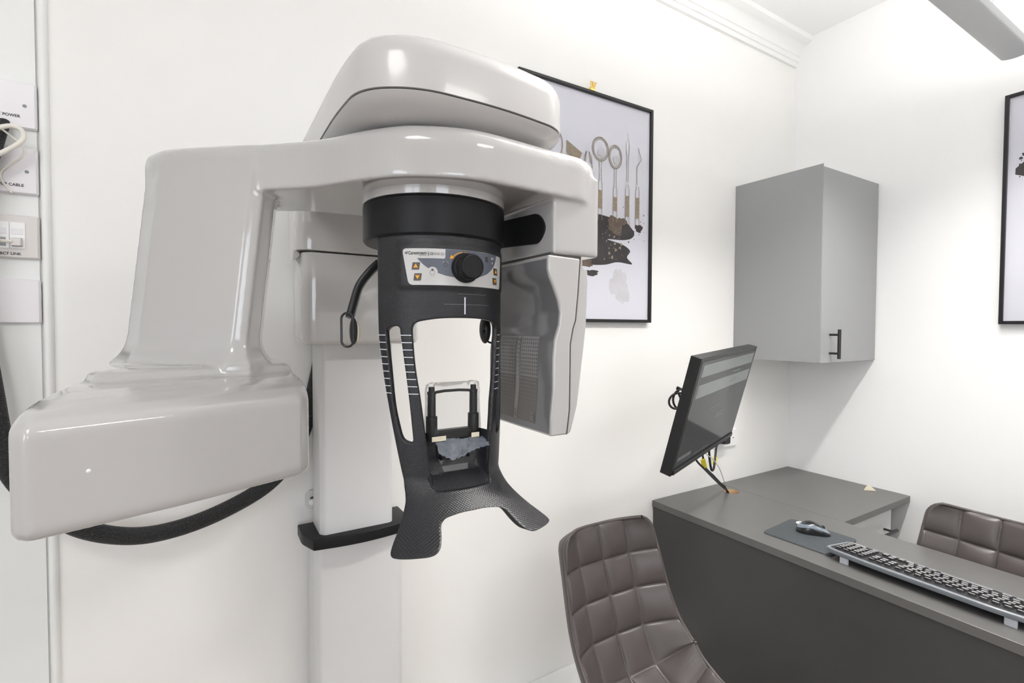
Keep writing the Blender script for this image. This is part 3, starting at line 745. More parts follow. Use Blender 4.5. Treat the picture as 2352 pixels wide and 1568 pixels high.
def cable(name, label, pts, r, m, n=10, cat='cable', k=8): return tag(MB().tube(spline(pts, k), r, n).build(name, m, smooth=180), label, cat)
cable('network_cable', 'pale cable plugged into the beige network plate', [(-2.688, -.027, 1.561), (-2.70, -.038, 1.560), (-2.73, -.075, 1.556), (-2.765, -.085, 1.545), (-2.80, -.06, 1.51), (-2.805, -.016, 1.44), (-2.805, -.012, 1.30)], .0031, CABW)
cable('white_cable', 'thick cream cable looping between the two upper wall plates', [(-2.83, -.011, 1.59), (-2.80, -.03, 1.62), (-2.75, -.045, 1.675), (-2.71, -.056, 1.705), (-2.682, -.055, 1.728), (-2.664, -.05, 1.750), (-2.665, -.05, 1.768), (-2.68, -.05, 1.773), (-2.705, -.05, 1.762), (-2.75, -.04, 1.745), (-2.80, -.03, 1.74), (-2.83, -.011, 1.735)], .0042, CABW)
cable('thin_wire', 'thin white wire hanging down across the CABLE plate', [(-2.715, -.036, 1.782), (-2.690, -.034, 1.764), (-2.668, -.032, 1.742), (-2.670, -.032, 1.722), (-2.688, -.026, 1.707), (-2.701, -.022, 1.693), (-2.702, -.021, 1.678), (-2.694, -.019, 1.664), (-2.688, -.018, 1.655)], .0018, CABW)

# ================================================================== framed prints
def framed(name, label, w, h, D_):
    """local: x to the right, z up, print faces -y, back on y = 0"""
    t = thing(name, label, 'picture', D_)
    b = .011; fm = MB()
    for a, c in (((-w/2, 0), (-w/2+b, h)), ((w/2-b, 0), (w/2, h)), ((-w/2+b, 0), (w/2-b, b)), ((-w/2+b, h-b), (w/2-b, h))): fm.box((a[0], -.022, a[1]), (c[0], -.001, c[1]))
    fm.build('frame', FRAME, t, local=True, bevel=.0015)
    MB().add([(-w/2+b*.5, -.0195, b*.5), (w/2-b*.5, -.0195, b*.5), (w/2-b*.5, -.0195, h-b*.5), (-w/2+b*.5, -.0195, h-b*.5)], [(0, 1, 2, 3)]).build('glass', GLASS, t, local=True, smooth=0)
    return t, b
def blob(cx, cz, rx, rz, seed, n=40, amp=.25):
    r_ = random.Random(seed); ph = [r_.uniform(0, 6.28) for _ in range(6)]
    out = []
    for k in range(n):
        a = 2*PI*k/n; q = 1+amp*(math.sin(2*a+ph[0])*.5+math.sin(3*a+ph[1])*.5+math.sin(5*a+ph[2])*.35+math.sin(9*a+ph[3])*.25+math.sin(14*a+ph[4])*.18)
        out.append((cx+rx*q*math.cos(a), cz+rz*q*math.sin(a)))
    return out
class Art:
    def __init__(s, w, h, b):
        s.m = MB(); s.y = -.0120; s.m.add([(-w/2+b*.6, s.y, b*.6), (w/2-b*.6, s.y, b*.6), (w/2-b*.6, s.y, h-b*.6), (-w/2+b*.6, s.y, h-b*.6)], [(0, 1, 2, 3)], 0)
        s.m.box((-w/2+b*.6, -.011, b*.6), (w/2-b*.6, -.006, h-b*.6), 0); s.k = 0
    def poly(s, p, mi):
        s.k += 1; v, f = fill(p); s.m.add([(x, s.y-.0001-s.k*2e-5, z) for x, z in v], f, mi)
    def line(s, pts, w, mi, closed=False):
        s.k += 1; P = [Vector(p) for p in pts]; n = len(P); L, R = [], []
        for i in range(n):
            t = (P[(i+1) % n]-P[i-1]) if closed else (P[min(i+1, n-1)]-P[max(i-1, 0)])
            q = Vector((-t.y, t.x)).normalized()*w/2; L.append(P[i]+q); R.append(P[i]-q)
        s.m.add([(p.x, s.y-.0001-s.k*2e-5, p.y) for p in L+R], [(i, (i+1) % n, n+(i+1) % n, n+i) for i in range(n if closed else n-1)], mi)
MA = [PAPER, SPLASH, SPLASHB, GOLD, WASH]
FX = -1.251; fw, fh = .588, .784
ta, b = framed('framed_print', 'black framed print of gold dental tools over a dark ink splash', fw, fh, (FX, 0, 1.4205))
def X(x): return x-FX
def Zz(z): return z-1.4205
art = Art(fw, fh, b)
art.poly([(X(x), Zz(z)) for x, z in spline([(-1.53, 1.80), (-1.45, 1.79), (-1.36, 1.795), (-1.28, 1.79), (-1.22, 1.795), (-1.16, 1.79), (-1.10, 1.785), (-1.065, 1.77), (-1.04, 1.745), (-1.055, 1.725), (-1.10, 1.715), (-1.17, 1.712), (-1.10, 1.70), (-1.06, 1.68), (-1.075, 1.655), (-1.05, 1.632), (-1.12, 1.635), (-1.18, 1.622), (-1.25, 1.618), (-1.30, 1.625), (-1.37, 1.60), (-1.46, 1.61), (-1.53, 1.59)], 5, True)], 1)
art.poly([(X(x), Zz(z)) for x, z in blob(-1.12, 1.765, .045, .035, 4)], 2)
art.poly([(X(x), Zz(z)) for x, z in blob(-1.075, 1.748, .030, .024, 9)], 1)
art.poly([(X(x), Zz(z)) for x, z in blob(-1.27, 1.625, .035, .014, 5)], 2)
art.poly([(X(x), Zz(z)) for x, z in blob(-1.245, 1.59, .04, .009, 6)], 1)
art.poly([(X(x), Zz(z)) for x, z in blob(-1.018, 1.765, .017, .016, 8)], 1)
art.poly([(X(x), Zz(z)) for x, z in blob(-1.11, 1.55, .045, .06, 12)], 4)
r_ = random.Random(5)
for _ in range(60):
    x, z = r_.uniform(-1.30, -1.10), r_.uniform(1.64, 1.77); q = r_.choice((.0015, .002, .003, .005)); art.poly([(X(a), Zz(c)) for a, c in blob(x, z, q, q, _+20, 10)], 3)
for _ in range(26):
    x, z = r_.uniform(-1.10, -.99), r_.uniform(1.70, 1.84); q = r_.choice((.001, .0015, .002, .003)); art.poly([(X(a), Zz(c)) for a, c in blob(x, z, q, q, _+90, 10)], r_.choice((1, 2)))
def handle(x, z0, z1, zk, w=.0088, mi=3):
    """knurled grip of a hand instrument with its pale outline"""
    art.poly([(X(x-w), Zz(zk)), (X(x+w), Zz(zk)), (X(x+w), Zz(z1)), (X(x-w), Zz(z1))], mi)
    art.line([(X(x-w), Zz(z0)), (X(x-w), Zz(z1+.022)), (X(x-w*.45), Zz(z1+.04))], .0022, 3); art.line([(X(x+w), Zz(z0)), (X(x+w), Zz(z1+.022)), (X(x+w*.45), Zz(z1+.04))], .0022, 3)
def ell(cx, cz, rx, rz, n=36): return [(X(cx+rx*math.cos(2*PI*k/n)), Zz(cz+rz*math.sin(2*PI*k/n))) for k in range(n)]
for x, zc, rz, rx in ((-1.206, 2.018, .040, .036), (-1.137, 2.003, .040, .030)):
    art.line(ell(x, zc, rx, rz), .004, 3, True); art.line(ell(x, zc, rx-.006, rz-.006), .0022, 3, True); art.poly(ell(x+.005, zc-.010, rx*.5, rz*.4), 4)
    for s_ in (-1, 1): art.line([(X(x+s_*.005), Zz(zc-rz)), (X(x+s_*.005), Zz(zc-rz-.060))], .002, 3)
    handle(x, 1.775, zc-rz-.10, 1.815)
x = -1.078
art.line([(X(x-.004), Zz(1.925)), (X(x-.004), Zz(2.01)), (X(x-.008), Zz(2.05)), (X(x), Zz(2.10)), (X(x+.008), Zz(2.05)), (X(x+.004), Zz(2.01)), (X(x+.004), Zz(1.925))], .0022, 3); handle(x, 1.775, 1.875, 1.80)
x = -1.028
art.line([(X(x-.003), Zz(1.92)), (X(x-.004), Zz(1.985)), (X(x+.018), Zz(2.015)), (X(x+.002), Zz(2.055))], .003, 3); handle(x, 1.775, 1.875, 1.80)
x = -1.262
art.line([(X(x-.020), Zz(1.945)), (X(x-.014), Zz(1.985)), (X(x-.006), Zz(2.0)), (X(x-.012), Zz(1.96))], .003, 3); art.line([(X(x+.02), Zz(1.945)), (X(x+.014), Zz(1.985)), (X(x+.004), Zz(2.0)), (X(x+.012), Zz(1.96))], .003, 3); handle(x, 1.775, 1.90, 1.83)
x = -1.318
art.poly([(X(x-.035), Zz(2.02)), (X(x+.03), Zz(1.99)), (X(x+.015), Zz(1.95)), (X(x-.035), Zz(1.98))], 3); handle(x-.02, 1.78, 1.91, 1.83)
handle(-1.40, 1.78, 1.93, 1.83); art.line(ell(-1.40, 2.0, .03, .045), .004, 3, True); handle(-1.47, 1.78, 1.93, 1.83)
art.m.build('print', MA, ta, local=True, smooth=0)

FY = -.738-.294
tb2, b = framed('framed_print', 'black framed print on the right wall, cut off by the picture edge', fw, fh, (0, FY, 1.4185))
tb2.rotation_euler = (0, 0, -PI/2)
art = Art(fw, fh, b)                            # local x runs towards the room: world y = FY - x
r_ = random.Random(11)
art.poly([(x, z) for x, z in blob(-.06, .55, .165, .10, 3)], 1); art.poly([(x, z) for x, z in blob(.06, .48, .13, .09, 5)], 2)
for _ in range(40):
    x, z = -.255+abs(r_.gauss(0, .02)), .535+r_.gauss(0, .035); q = r_.choice((.001, .0015, .002, .003, .0045)); art.poly(blob(x, z, q, q*1.2, _+40, 10), 1)
art.line(ell(FX+.10, 1.4205+.25, .07, .09), .004, 3, True)
art.m.build('print', MA, tb2, local=True, smooth=0)
hk_ = MB().box((-1.256, -.020, 2.2055), (-1.236, -.016, 2.2125))
for i in (-1, 0, 1): hk_.tube([(-1.246+i*.004, -.018, 2.212), (-1.246+i*.009, -.019, 2.227), (-1.246+i*.0105, -.021, 2.234)], [.0028, .003, .0034], 10)
hk_.box((-1.249, -.017, 2.2055), (-1.243, 0, 2.221))
tag(hk_.build('picture_hook', BRASS, bevel=.0005), 'small brass three-prong hook above the framed tool print', 'hook')

# ================================================================== wall cabinet
CB = thing('wall_cabinet', 'grey wall cabinet with one door hung in the corner', 'cabinet', (-.2165, -.18, 1.272))
part(MB().box((-.430, -.336, 1.276), (-.002, -.001, 2.004)), 'body', CAB, CB, bevel=.001)
dr = part(MB().box((-.430, -.358, 1.272), (-.004, -.339, 1.998)), 'door', CAB, CB, bevel=.001)
part(MB().box((-.433, -.357, 1.2735), (-.4305, -.001, 2.008)), 'side_panel', CAB, CB)
hm = MB().cyl((-.366, -.392, 1.288), (-.366, -.392, 1.398), .006, 20)
for z in (1.308, 1.378): hm.cyl((-.366, -.357, z), (-.366, -.392, z), .0042, 16)
part(hm, 'handle', HAND, dr)

# ================================================================== desk and its return
TK = .74
DX0, DX1, DYE = -.920, -.520, -1.62
DK = thing('desk', 'long graphite desk standing out from the back wall with a closed front panel', 'desk', (-.72, -.8, 0))
hole = [(-.566+.030*math.cos(2*PI*k/36), -.094+.030*math.sin(2*PI*k/36)) for k in range(36)]
part(plate([(DX0, -.002), (DX0, DYE), (DX1, DYE), (DX1, -.002)], [hole], lambda x, y: (x, y, TK), lambda x, y: (x, y, TK-.024)), 'desktop', DESK, DK, smooth=30, bevel=.0012)
hl = MB(); hl.loft([[(x, y, z) for x, y in inset(hole, .0003)] for z in (TK-.0005, TK-.0235)], cap=False); part(hl, 'cable_hole', WOOD, DK)
part(MB().box((DX0+.004, DYE+.004, .0), (DX0+.026, -.004, TK-.0245)), 'front_panel', DESKP, DK, bevel=.001)
part(MB().box((DX0+.027, DYE+.004, 0), (DX1-.02, DYE+.026, TK-.0245)), 'end_panel', DESKP, DK, bevel=.001)
part(MB().box((DX0+.027, -.026, 0), (DX1-.02, -.004, TK-.0245)), 'end_panel', DESKP, DK, bevel=.001)
part(MB().box((DX0+.03, -.16, TK-.12), (DX1-.05, -.03, TK-.10)), 'cable_tray', DESKP, DK)

RT = thing('desk_return', 'short graphite corner unit against the right wall with a white drawer pedestal', 'cabinet', (-.26, -.25, 0))
part(MB().box((DX1+.0015, -.492, TK-.024), (-.002, -.002, TK)), 'top', DESK, RT, bevel=.0012)
part(MB().box((-.470, -.455, .04), (-.122, -.02, TK-.0245)), 'carcass', DESKP, RT, bevel=.001)
for i, (z0, z1) in enumerate(((.573, .714), (.388, .569), (.045, .384))):
    d_ = part(MB().box((-.470, -.475, z0), (-.122, -.456, z1)), 'drawer', DRAW, RT, bevel=.001)
    hm = MB().cyl((-.36, -.508, z1-.075), (-.155, -.508, z1-.075), .006, 16)
    for x in (-.335, -.18): hm.cyl((x, -.475, z1-.075), (x, -.508, z1-.075), .0042, 12)
    part(hm, 'handle', HAND, d_)
part(MB().box((-.465, -.44, 0), (-.127, -.04, .04)), 'plinth', DESKP, RT)

wd = [(-.087, -.366), (-.052, -.399), (-.045, -.392), (-.080, -.358)]
we = MB(); A0 = [(-.086, -.366, TK), (-.053, -.397, TK), (-.047, -.391, TK), (-.080, -.360, TK)]
ap = [(-.073, -.375, TK+.0235), (-.071, -.377, TK+.0235), (-.067, -.372, TK+.0235), (-.069, -.370, TK+.0235)]
we.loft([A0, ap]); tag(we.build('corner_wedge', CREAM, bevel=.0015), 'small cream plastic triangle standing on the corner unit near the wall', 'wedge')

# ================================================================== monitor
MO = thing('monitor', 'black flat monitor tilted down over the desk with a dimmed page', 'monitor', (0, 0, 0))
yaw, tilt, roll = rad(19.93), rad(14.67), rad(1.80)
w_ = Vector((math.cos(yaw), math.sin(yaw), 0)); n_ = Vector((math.sin(yaw), -math.cos(yaw), 0))
u_ = Vector((0, 0, 1))*math.cos(tilt)+n_*math.sin(tilt); w2 = w_*math.cos(roll)+u_*math.sin(roll); u2 = u_*math.cos(roll)-w_*math.sin(roll); n2_ = w2.cross(u2)
MO.rotation_mode = 'QUATERNION'
MO.matrix_world = Matrix(((w2.x, -n2_.x, u2.x, -1.053), (w2.y, -n2_.y, u2.y, -.384), (w2.z, -n2_.z, u2.z, 1.172), (0, 0, 0, 1)))
MW, MH = .555, .33                                # local: x right, z up, screen faces -y
MB().box((-MW/2, 0, -MH/2), (MW/2, .030, MH/2)).build('housing', MONB, MO, local=True, bevel=.0015)
MB().box((-.16, .030, -.10), (.16, .044, .10)).build('rear_bulge', MONB, MO, local=True, bevel=.004)
sc_ = MB(); sx0, sx1, sz0, sz1 = -MW/2+.010, MW/2-.010, -MH/2+.024, MH/2-.010
def q2(x0, x1, z0, z1, mi, y): sc_.add([(x0, y, z0), (x1, y, z0), (x1, y, z1), (x0, y, z1)], [(0, 1, 2, 3)], mi)
q2(sx0, sx1, sz0, sz1, 0, -.0006)
q2(sx0+.02, sx1-.012, sz1-.044, sz1-.010, 1, -.0008); q2(sx0+.02, sx1-.012, sz1-.104, sz1-.066, 1, -.0008)
for x, z, w, h in ((.10, sz1-.022, .05, .004), (.20, sz1-.026, .02, .008), (.05, sz1-.058, .08, .005), (.07, sz1-.082, .04, .004), (.05, sz1-.090, .06, .004), (-.24, sz1-.095, .008, .018), (-.02, -.03, .10, .004), (-.02, -.04, .08, .004), (-.10, .0, .10, .003)): q2(x, x+w, z, z+h, 2, -.001)
for i in range(9): q2(-.12+i*.016, -.112+i*.016, sz0+.004, sz0+.009, 2, -.001)
q2(sx0+.01, sx0+.11, sz0+.014, sz0+.026, 2, -.001)
sc_.build('screen', [SCRN, SCRL, SCRN2], MO, local=True, smooth=0)
MB().box((-MW/2+.012, -.0035, -MH/2+.002), (MW/2-.004, .0, -MH/2+.016)).build('lower_bezel', MONB, MO, local=True, bevel=.001)
MB().box((-.05, .044, -.05), (.05, .052, .05)).build('mount_plate', MONB, MO, local=True, bevel=.001)
bpy.context.view_layer.update()
mc = MO.matrix_world @ Vector((0, .052, 0))
wm = MB().tube([mc, (-.86, -.19, 1.14), (-.64, -.06, 1.10), (-.64, -.012, 1.10)], .014, 12); wm.box((-.68, -.014, 1.03), (-.60, -.0005, 1.17))
tag(wm.build('monitor_bracket', MONB, bevel=.001), 'black jointed wall bracket holding the monitor from behind', 'bracket')

# cables under and behind the monitor
c1 = cable('video_cable', 'black cable running from monitor into the desk hole, leftmost of the bunch', [(-1.046, -.282, 1.015), (-1.018, -.277, .972), (-.941, -.255, .922), (-.812, -.195, .855), (-.665, -.122, .784), (-.598, -.099, .748), (-.589, -.099, .725), (-.587, -.098, .66), (-.587, -.098, .645)], .0034, CABLE)
c2 = cable('video_cable', 'black cable with a yellow tag running from monitor into the desk hole', [(-1.016, -.295, 1.022), (-.997, -.287, .98), (-.942, -.254, .932), (-.815, -.193, .868), (-.680, -.122, .803), (-.590, -.085, .755), (-.579, -.084, .725), (-.577, -.086, .66), (-.577, -.086, .645)], .0034, CABLE)
c3 = cable('power_cable', 'black power cable hanging in a loop between monitor and wall socket', [(-.905, -.238, 1.02), (-.87, -.215, .962), (-.842, -.198, .92), (-.82, -.189, .888), (-.797, -.18, .887), (-.776, -.169, .907), (-.747, -.151, .932), (-.699, -.121, .95), (-.603, -.070, .945), (-.545, -.050, .938)], .0042, CABLE)
c4 = cable('white_thin_cable', 'thin white cable arching from monitor into the desk hole', [(-1.001, -.286, 1.012), (-.963, -.275, .983), (-.883, -.243, .946), (-.778, -.191, .887), (-.652, -.118, .81), (-.578, -.077, .755), (-.569, -.077, .725), (-.567, -.08, .66), (-.567, -.08, .645)], .0016, mat('cable_pale', (.7, .7, .72), .4))
def tagm(o, p, q, w):
    m = MB().tube([p, tuple((a+b)/2 for a, b in zip(p, q)), q], w, 8, flat=.35); L = o.location
    m.v = [(x-L[0], y-L[1], z-L[2]) for x, y, z in m.v]; m.build('cable_tag', YEL, o, local=True, bevel=0, smooth=20)
tagm(c2, (-1.003, -.291, .974), (-.951, -.260, .933), .0078); tagm(c3, (-.762, -.161, .921), (-.783, -.172, .898), .0068)
lp = [(-1.068+.030*math.cos(a)*.85+.008*math.sin(a*.4), -.257-.030*math.cos(a)*.52+.006*a/6.3, 1.168+.030*math.sin(a)+.008*math.cos(a*.45)) for a in (1.2+2*PI*k/16 for k in range(34))]
lp += [(-1.03, -.235, 1.150), (-.99, -.250, 1.145), (-.95, -.275, 1.14)]
cable('coiled_cable', 'black cable coiled up behind the monitor', lp, .0036, CABLE, k=3)

SK = thing('wall_socket', 'white double wall socket half hidden behind the monitor', 'socket', (-.49, 0, .893))
p = fillet([(-.558, .893), (-.412, .893), (-.412, .966), (-.558, .966)], .004, 3)
part(MB().loft([[(x, 0, z) for x, z in p], [(x, -.008, z) for x, z in p], [(x, -.0105, z) for x, z in inset(p, .002)]]), 'faceplate', WHITEP, SK, smooth=30)
for x in (-.449, -.523):
    sh = MB(); sh.box((x-.003, -.0108, .943), (x+.003, -.0104, .950)); sh.box((x-.0135, -.0108, .927), (x-.0075, -.0104, .931)); sh.box((x+.0075, -.0108, .927), (x+.0135, -.0104, .931))
    part(sh, 'pin_holes', BLKD, SK)
v, f = text('MONITOR', .0055, .0001); part(MB().add([(-.486+x, -.0108, .903+y) for x, y in v], f), 'lettering', INKG, SK, smooth=0)
tag(MB().loft([[(x, -.0108, z) for x, z in rrect(-.55, -.502, .915, .958, .008, 3)], [(x, -.045, z) for x, z in rrect(-.547, -.505, .918, .955, .008, 3)]]).build('power_plug', CABLE, bevel=.002), 'black plug in the double wall socket beside the monitor', 'plug')

# ================================================================== mouse mat, mouse, keyboard
mm_ = fillet([(-.846, -.400), (-.650, -.385), (-.643, -.590), (-.838, -.605)], .020, 6)
md = rprism(mm_, TK, TK+.003, .0005, .0008, 2).build('mouse_mat', PADM, smooth=30)
tag(md, 'dark rubber mouse mat on the desk', 'mouse mat')
lo_ = MB(); cx_, cy_ = -.664, -.424
lo_.add([(cx_+.016*math.cos(2*PI*k/24), cy_+.013*math.sin(2*PI*k/24), TK+.0034) for k in range(24)], [tuple(range(24))], 0)
for a, c, w in (((-.008, -.006), (.001, .007), .0022), ((.001, .007), (.008, -.006), .0022)):
    d = Vector((c[0]-a[0], c[1]-a[1])).normalized(); q = Vector((-d.y, d.x))*w/2
    lo_.add([(cx_+P[0], cy_+P[1], TK+.0036) for P in (Vector(a)+q, Vector(a)-q, Vector(c)-q, Vector(c)+q)], [(0, 1, 2, 3)], 1)
L = md.location; lo_.v = [(x-L[0], y-L[1], z-L[2]) for x, y, z in lo_.v]; lo_.build('round_logo', [WHITEP, INKD], md, local=True, smooth=0)
MS = thing('computer_mouse', 'black wireless mouse with blue-grey side band on the mat', 'mouse', (-.712, -.490, TK+.003), rotz=rad(-56))
def mouseloops(sc, z0, lift, rows):
    L = []
    for t, wx, h in rows:                              # t: along, wx: half width, h: height
        pass
    return L
def mshape(n=28, m=14, k0=0., k1=1., grow=1.):
    """rows of a mouse body between the relative heights k0 and k1; local x is the long axis (nose at +x)"""
    L = []
    for j in range(m+1):
        ph = k0+(k1-k0)*j/m; row = []
        for i in range(n):
            a = 2*PI*i/n; cx = .050*grow*math.cos(a); wv = (.030 if math.cos(a) < 0 else .028)*(1-.10*math.exp(-(cx/.02)**2))*grow
            cyy = wv*math.copysign(abs(math.sin(a))**.8, math.sin(a))
            sh_ = math.cos(ph*PI/2)**.55 if ph < 1 else 0
            x = cx*sh_*(1 - .02*ph); y = cyy*sh_
            top = .036 - 8.5*(x+.008)**2
            row.append((x, y, max(.001, top*math.sin(ph*PI/2)**.85 if ph > 0 else .001)))
        L.append(row)
    return L
MB().loft(mshape(k0=0., k1=.46, grow=.985)).build('base', MOUSB, MS, local=True)
MB().loft(mshape(k0=.36, k1=.64, grow=1.012)).build('side_band', MOUSG, MS, local=True, smooth=180)
MB().loft(mshape(k0=.60, k1=.995, grow=1.0)).build('top_shell', MOUSB, MS, local=True, smooth=180)
MB().lathe([(.004, -.003), (.0065, -.0025), (.0065, .0025), (.004, .003)], (.026, 0, .0215), 20, axis='y').build('scroll_wheel', RUBB, MS, local=True)

KB = thing('keyboard', 'black and grey keyboard propped on flip-out feet along the desk', 'keyboard', (-.783, -.605, TK), rotz=0)
KB.scale = (.90, 1, 1)
ktilt = rad(-5.5)                                   # the edge towards the camera (local -x) stands higher
def kz(x): return .014 + (.0757-x)*math.tan(-ktilt)
kout = fillet([(-.082, -.012), (-.070, .012), (.062, .008), (.076, -.02), (.076, -.43), (.066, -.452), (-.055, -.452), (-.076, -.435), (-.092, -.36), (-.092, -.10)], [.03, .02, .02, .02, .02, .02, .02, .02, .06, .06], 6)
kb = MB(); L = [[(x*.96, y*.99-.002, max(.002, kz(x)-.010)) for x, y in kout], [(x, y, kz(x)-.003) for x, y in kout], [(x, y, kz(x)+.002) for x, y in inset(kout, .0005)], [(x, y, kz(x)+.004) for x, y in inset(kout, .003)]]
kb.loft(L).build('case', KBB, KB, local=True, smooth=35)
kd = MB(); kd.add([(x, y, kz(x)+.0044) for x, y in inset(kout, .010)], [tuple(range(len(kout)))]); kd.build('deck', KBK, KB, local=True, smooth=0)
for y in (-.035, -.375): MB().box((-.080, y-.018, 0), (-.074, y+.004, .018)).build('flip_foot', mat('foot_grey', (.45, .47, .5), .4), KB, local=True, bevel=.001)
for y in (-.035, -.40): MB().box((.060, y-.012, 0), (.068, y+.012, .0125)).build('rubber_foot', RUBB, KB, local=True)
kme = {}
def key(xc, yc, w=.0158, d=.0150):
    if (w, d) not in kme:
        k = MB(); a = rrect(-d/2, d/2, -w/2, w/2, .0015, 2); c = rrect(-d/2+.0012, d/2-.0016, -w/2+.0018, w/2-.0018, .002, 2)
        k.loft([to3(a, 0), to3(c, .0052)], 1, cap=False); k.loft([to3(c, .0052), to3(inset(c, .003), .0047)], 0, cap=False); k.add(to3(inset(c, .003), .0047), [tuple(range(len(c)))], 0); kme[(w, d)] = k.mesh('key', [KEY, KBK], 30)
    o = bpy.data.objects.new('key', kme[(w, d)]); COL.objects.link(o); o.parent = KB; o.location = (xc, yc, kz(xc)+.0042); o.rotation_euler = (0, -ktilt, 0)
P_ = .0188
rows = [-.058+.018*i for i in range(6)]               # function row by the raised edge, space row towards the chair
y0 = -.012
for r in range(6):                                    # numeric block at the near end, then arrows, then the letters
    x = rows[r]+(.002 if r == 0 else .006)
    if r > 0:
        for c in range(4):
            if r == 5 and c == 2: continue
            key(x, y0-.006-c*P_, *( (.0158+P_, .0150) if (r == 5 and c == 1) else (.0158, .0150)))
    else:
        for c in range(4): key(x, y0-.006-c*P_, .0158, .009)
    for c in range(3):
        if r in (3,) or (r == 4 and c != 1): continue
        key(x, y0-.089-c*P_, .0158, .009 if r == 0 else .0150)
    n = 13 if r < 5 else 0
    if r == 5:
        for y, w in ((-.158, .020), (-.182, .020), (-.206, .020), (-.274, .105), (-.350, .020), (-.374, .020), (-.398, .022), (-.424, .022)): key(x, y, w)
    else:
        off = (0, .0, .004, .008, .004)[r]
        for c in range(15 if r else 13):
            yy = y0-.150-off-c*(P_*.985 if r else P_*1.12)
            if yy < -.432: break
            key(x, yy, .0158, .009 if r == 0 else .0150)

# ================================================================== chairs
def make_chair():
    """local: origin on the floor under the seat, +y is where the sitter looks"""
    t = thing('upholstered_chair', '', 'chair', (0, 0, 0))
    prof = spline([(-.245, .848), (-.228, .79), (-.202, .71), (-.174, .62), (-.148, .545), (-.120, .497), (-.075, .470), (0, .458), (.09, .462), (.18, .468), (.225, .460), (.245, .440)], 16)
    ln = [0]
    for a, b in zip(prof, prof[1:]): ln.append(ln[-1]+math.dist(a, b))
    T = ln[-1]
    def at_(s):
        s = min(max(s, 0), T)
        for i in range(len(ln)-1):
            if ln[i+1] >= s:
                k = (s-ln[i])/max(1e-9, ln[i+1]-ln[i]); a, b = prof[i], prof[i+1]
                t_ = (Vector(b)-Vector(a)).normalized(); return a[0]+(b[0]-a[0])*k, a[1]+(b[1]-a[1])*k, t_
        return prof[-1][0], prof[-1][1], Vector((0, -1))
    sj = min(range(len(prof)), key=lambda i: abs(prof[i][1]-.490)); SJ = ln[sj]      # where back meets seat
    rows_ = [SJ-.388, SJ-.288, SJ-.196, SJ-.100, SJ, SJ+.10, SJ+.20, SJ+.30, SJ+.45]
    cols = [-.19, -.088, 0, .088, .19]
    def hw(s):
        h = .158+.022*min(1, s/(T*.45))
        c = .045
        if s < c: h -= c-math.sqrt(max(0, c*c-(c-s)**2))
        if s > T-c: h -= c-math.sqrt(max(0, c*c-(c-(T-s))**2))
        return h
    def pil(v, kn):
        for a, b in zip(kn, kn[1:]):
            if a <= v <= b: return max(0., math.sin(PI*(v-a)/(b-a)))**.36
        return 0
    def pt(u, s, d):
        f, z, t_ = at_(s); n = Vector((t_.y*-1, t_.x)); 
        if n.y < 0 and n.x < 0: n = -n
        n = Vector((-t_.y, t_.x))
        h = hw(s); x = u*h; wr = .050*abs(u)**3*(1+.9*math.exp(-((s-SJ)/.10)**2)) - .008
        if s > SJ+.12: wr *= max(.35, 1-(s-SJ-.12)/.25)
        q = wr+d; return (x, f+n.x*q, z+n.y*q)
    NU, NV = 112, 230
    G, H = [], []
    for j in range(NV+1):
        s = T*(j/NV)
        s = min(max(s, .0008), T-.0008)
        for i in range(NU+1):
            u = -1+2*i/NU; e = min(1, (1-abs(u))/.05); e2 = min(1, min(s, T-s)/.012)
            d = .017*(pil(u*hw(s), cols)*pil(s, rows_))*min(e, e2)**.5
            G.append(pt(u, s, d)); H.append(pt(u*1.0, s, -.030*min(1, (1-abs(u))/.10)**.5*min(1, min(s, T-s)/.02)**.5 - .002))
    W_ = NU+1
    fs_ = [(j*W_+i, j*W_+i+1, (j+1)*W_+i+1, (j+1)*W_+i) for j in range(NV) for i in range(NU)]
    pad = MB().add(G, fs_)
    for c in cols[1:-1]: pad.tube([pt(c/hw(s), s, .0012) for s in [T*(.03+.94*k/80) for k in range(81)]], .0013, 6, 1)
    for s in rows_[1:-1]: pad.tube([pt(-.97+1.94*k/40, s, .0012) for k in range(41)], .0013, 6, 1)
    pad.build('quilted_pad', [LEATH, LEATHB], t, local=True, smooth=180)
    MB().add(H, fs_).build('shell_back', LEATHB, t, local=True, smooth=180)
    rimp = [pt(-1, T*(.002+.996*k/90), .0) for k in range(91)] + [pt(-1+2*k/24, T*.9985, .0) for k in range(1, 24)] + [pt(1, T*(.998-.996*k/90), .0) for k in range(91)] + [pt(1-2*k/24, T*.0015, .0) for k in range(1, 24)]
    MB().tube(rimp+rimp[:1], .0048, 8, cap=False).build('piping', LEATHB, t, local=True, smooth=180)
    fr_ = MB().box((-.13, -.12, .405), (.13, .16, .425)); fr_.build('seat_frame', HAND, t, local=True, bevel=.003)
    for sx in (-1, 1):
        for y, yy in ((-.10, -.19), (.15, .20)): MB().tube([(sx*.12, y, .412), (sx*.185, yy, 0)], [.012, .009], 14).build('leg', HAND, t, local=True)
    return t
def dup(t):
    r = t.copy(); COL.objects.link(r)
    for c in t.children: d = c.copy(); COL.objects.link(d); d.parent = r
    return r
c1_ = make_chair(); kids = list(c1_.children)
c1_['label'] = 'brown quilted chair on the near side of the desk, beside its front panel'; c1_['group'] = 'brown quilted chairs'
c1_.location = (-1.440, -.525, 0); c1_.rotation_euler = (0, 0, PI-rad(1))
c2_ = dup(c1_); c2_['label'] = 'brown quilted chair behind the desk, its back to the right wall'
c2_.location = (-.640, -.838, 0); c2_.rotation_euler = (0, 0, PI/2-rad(4))

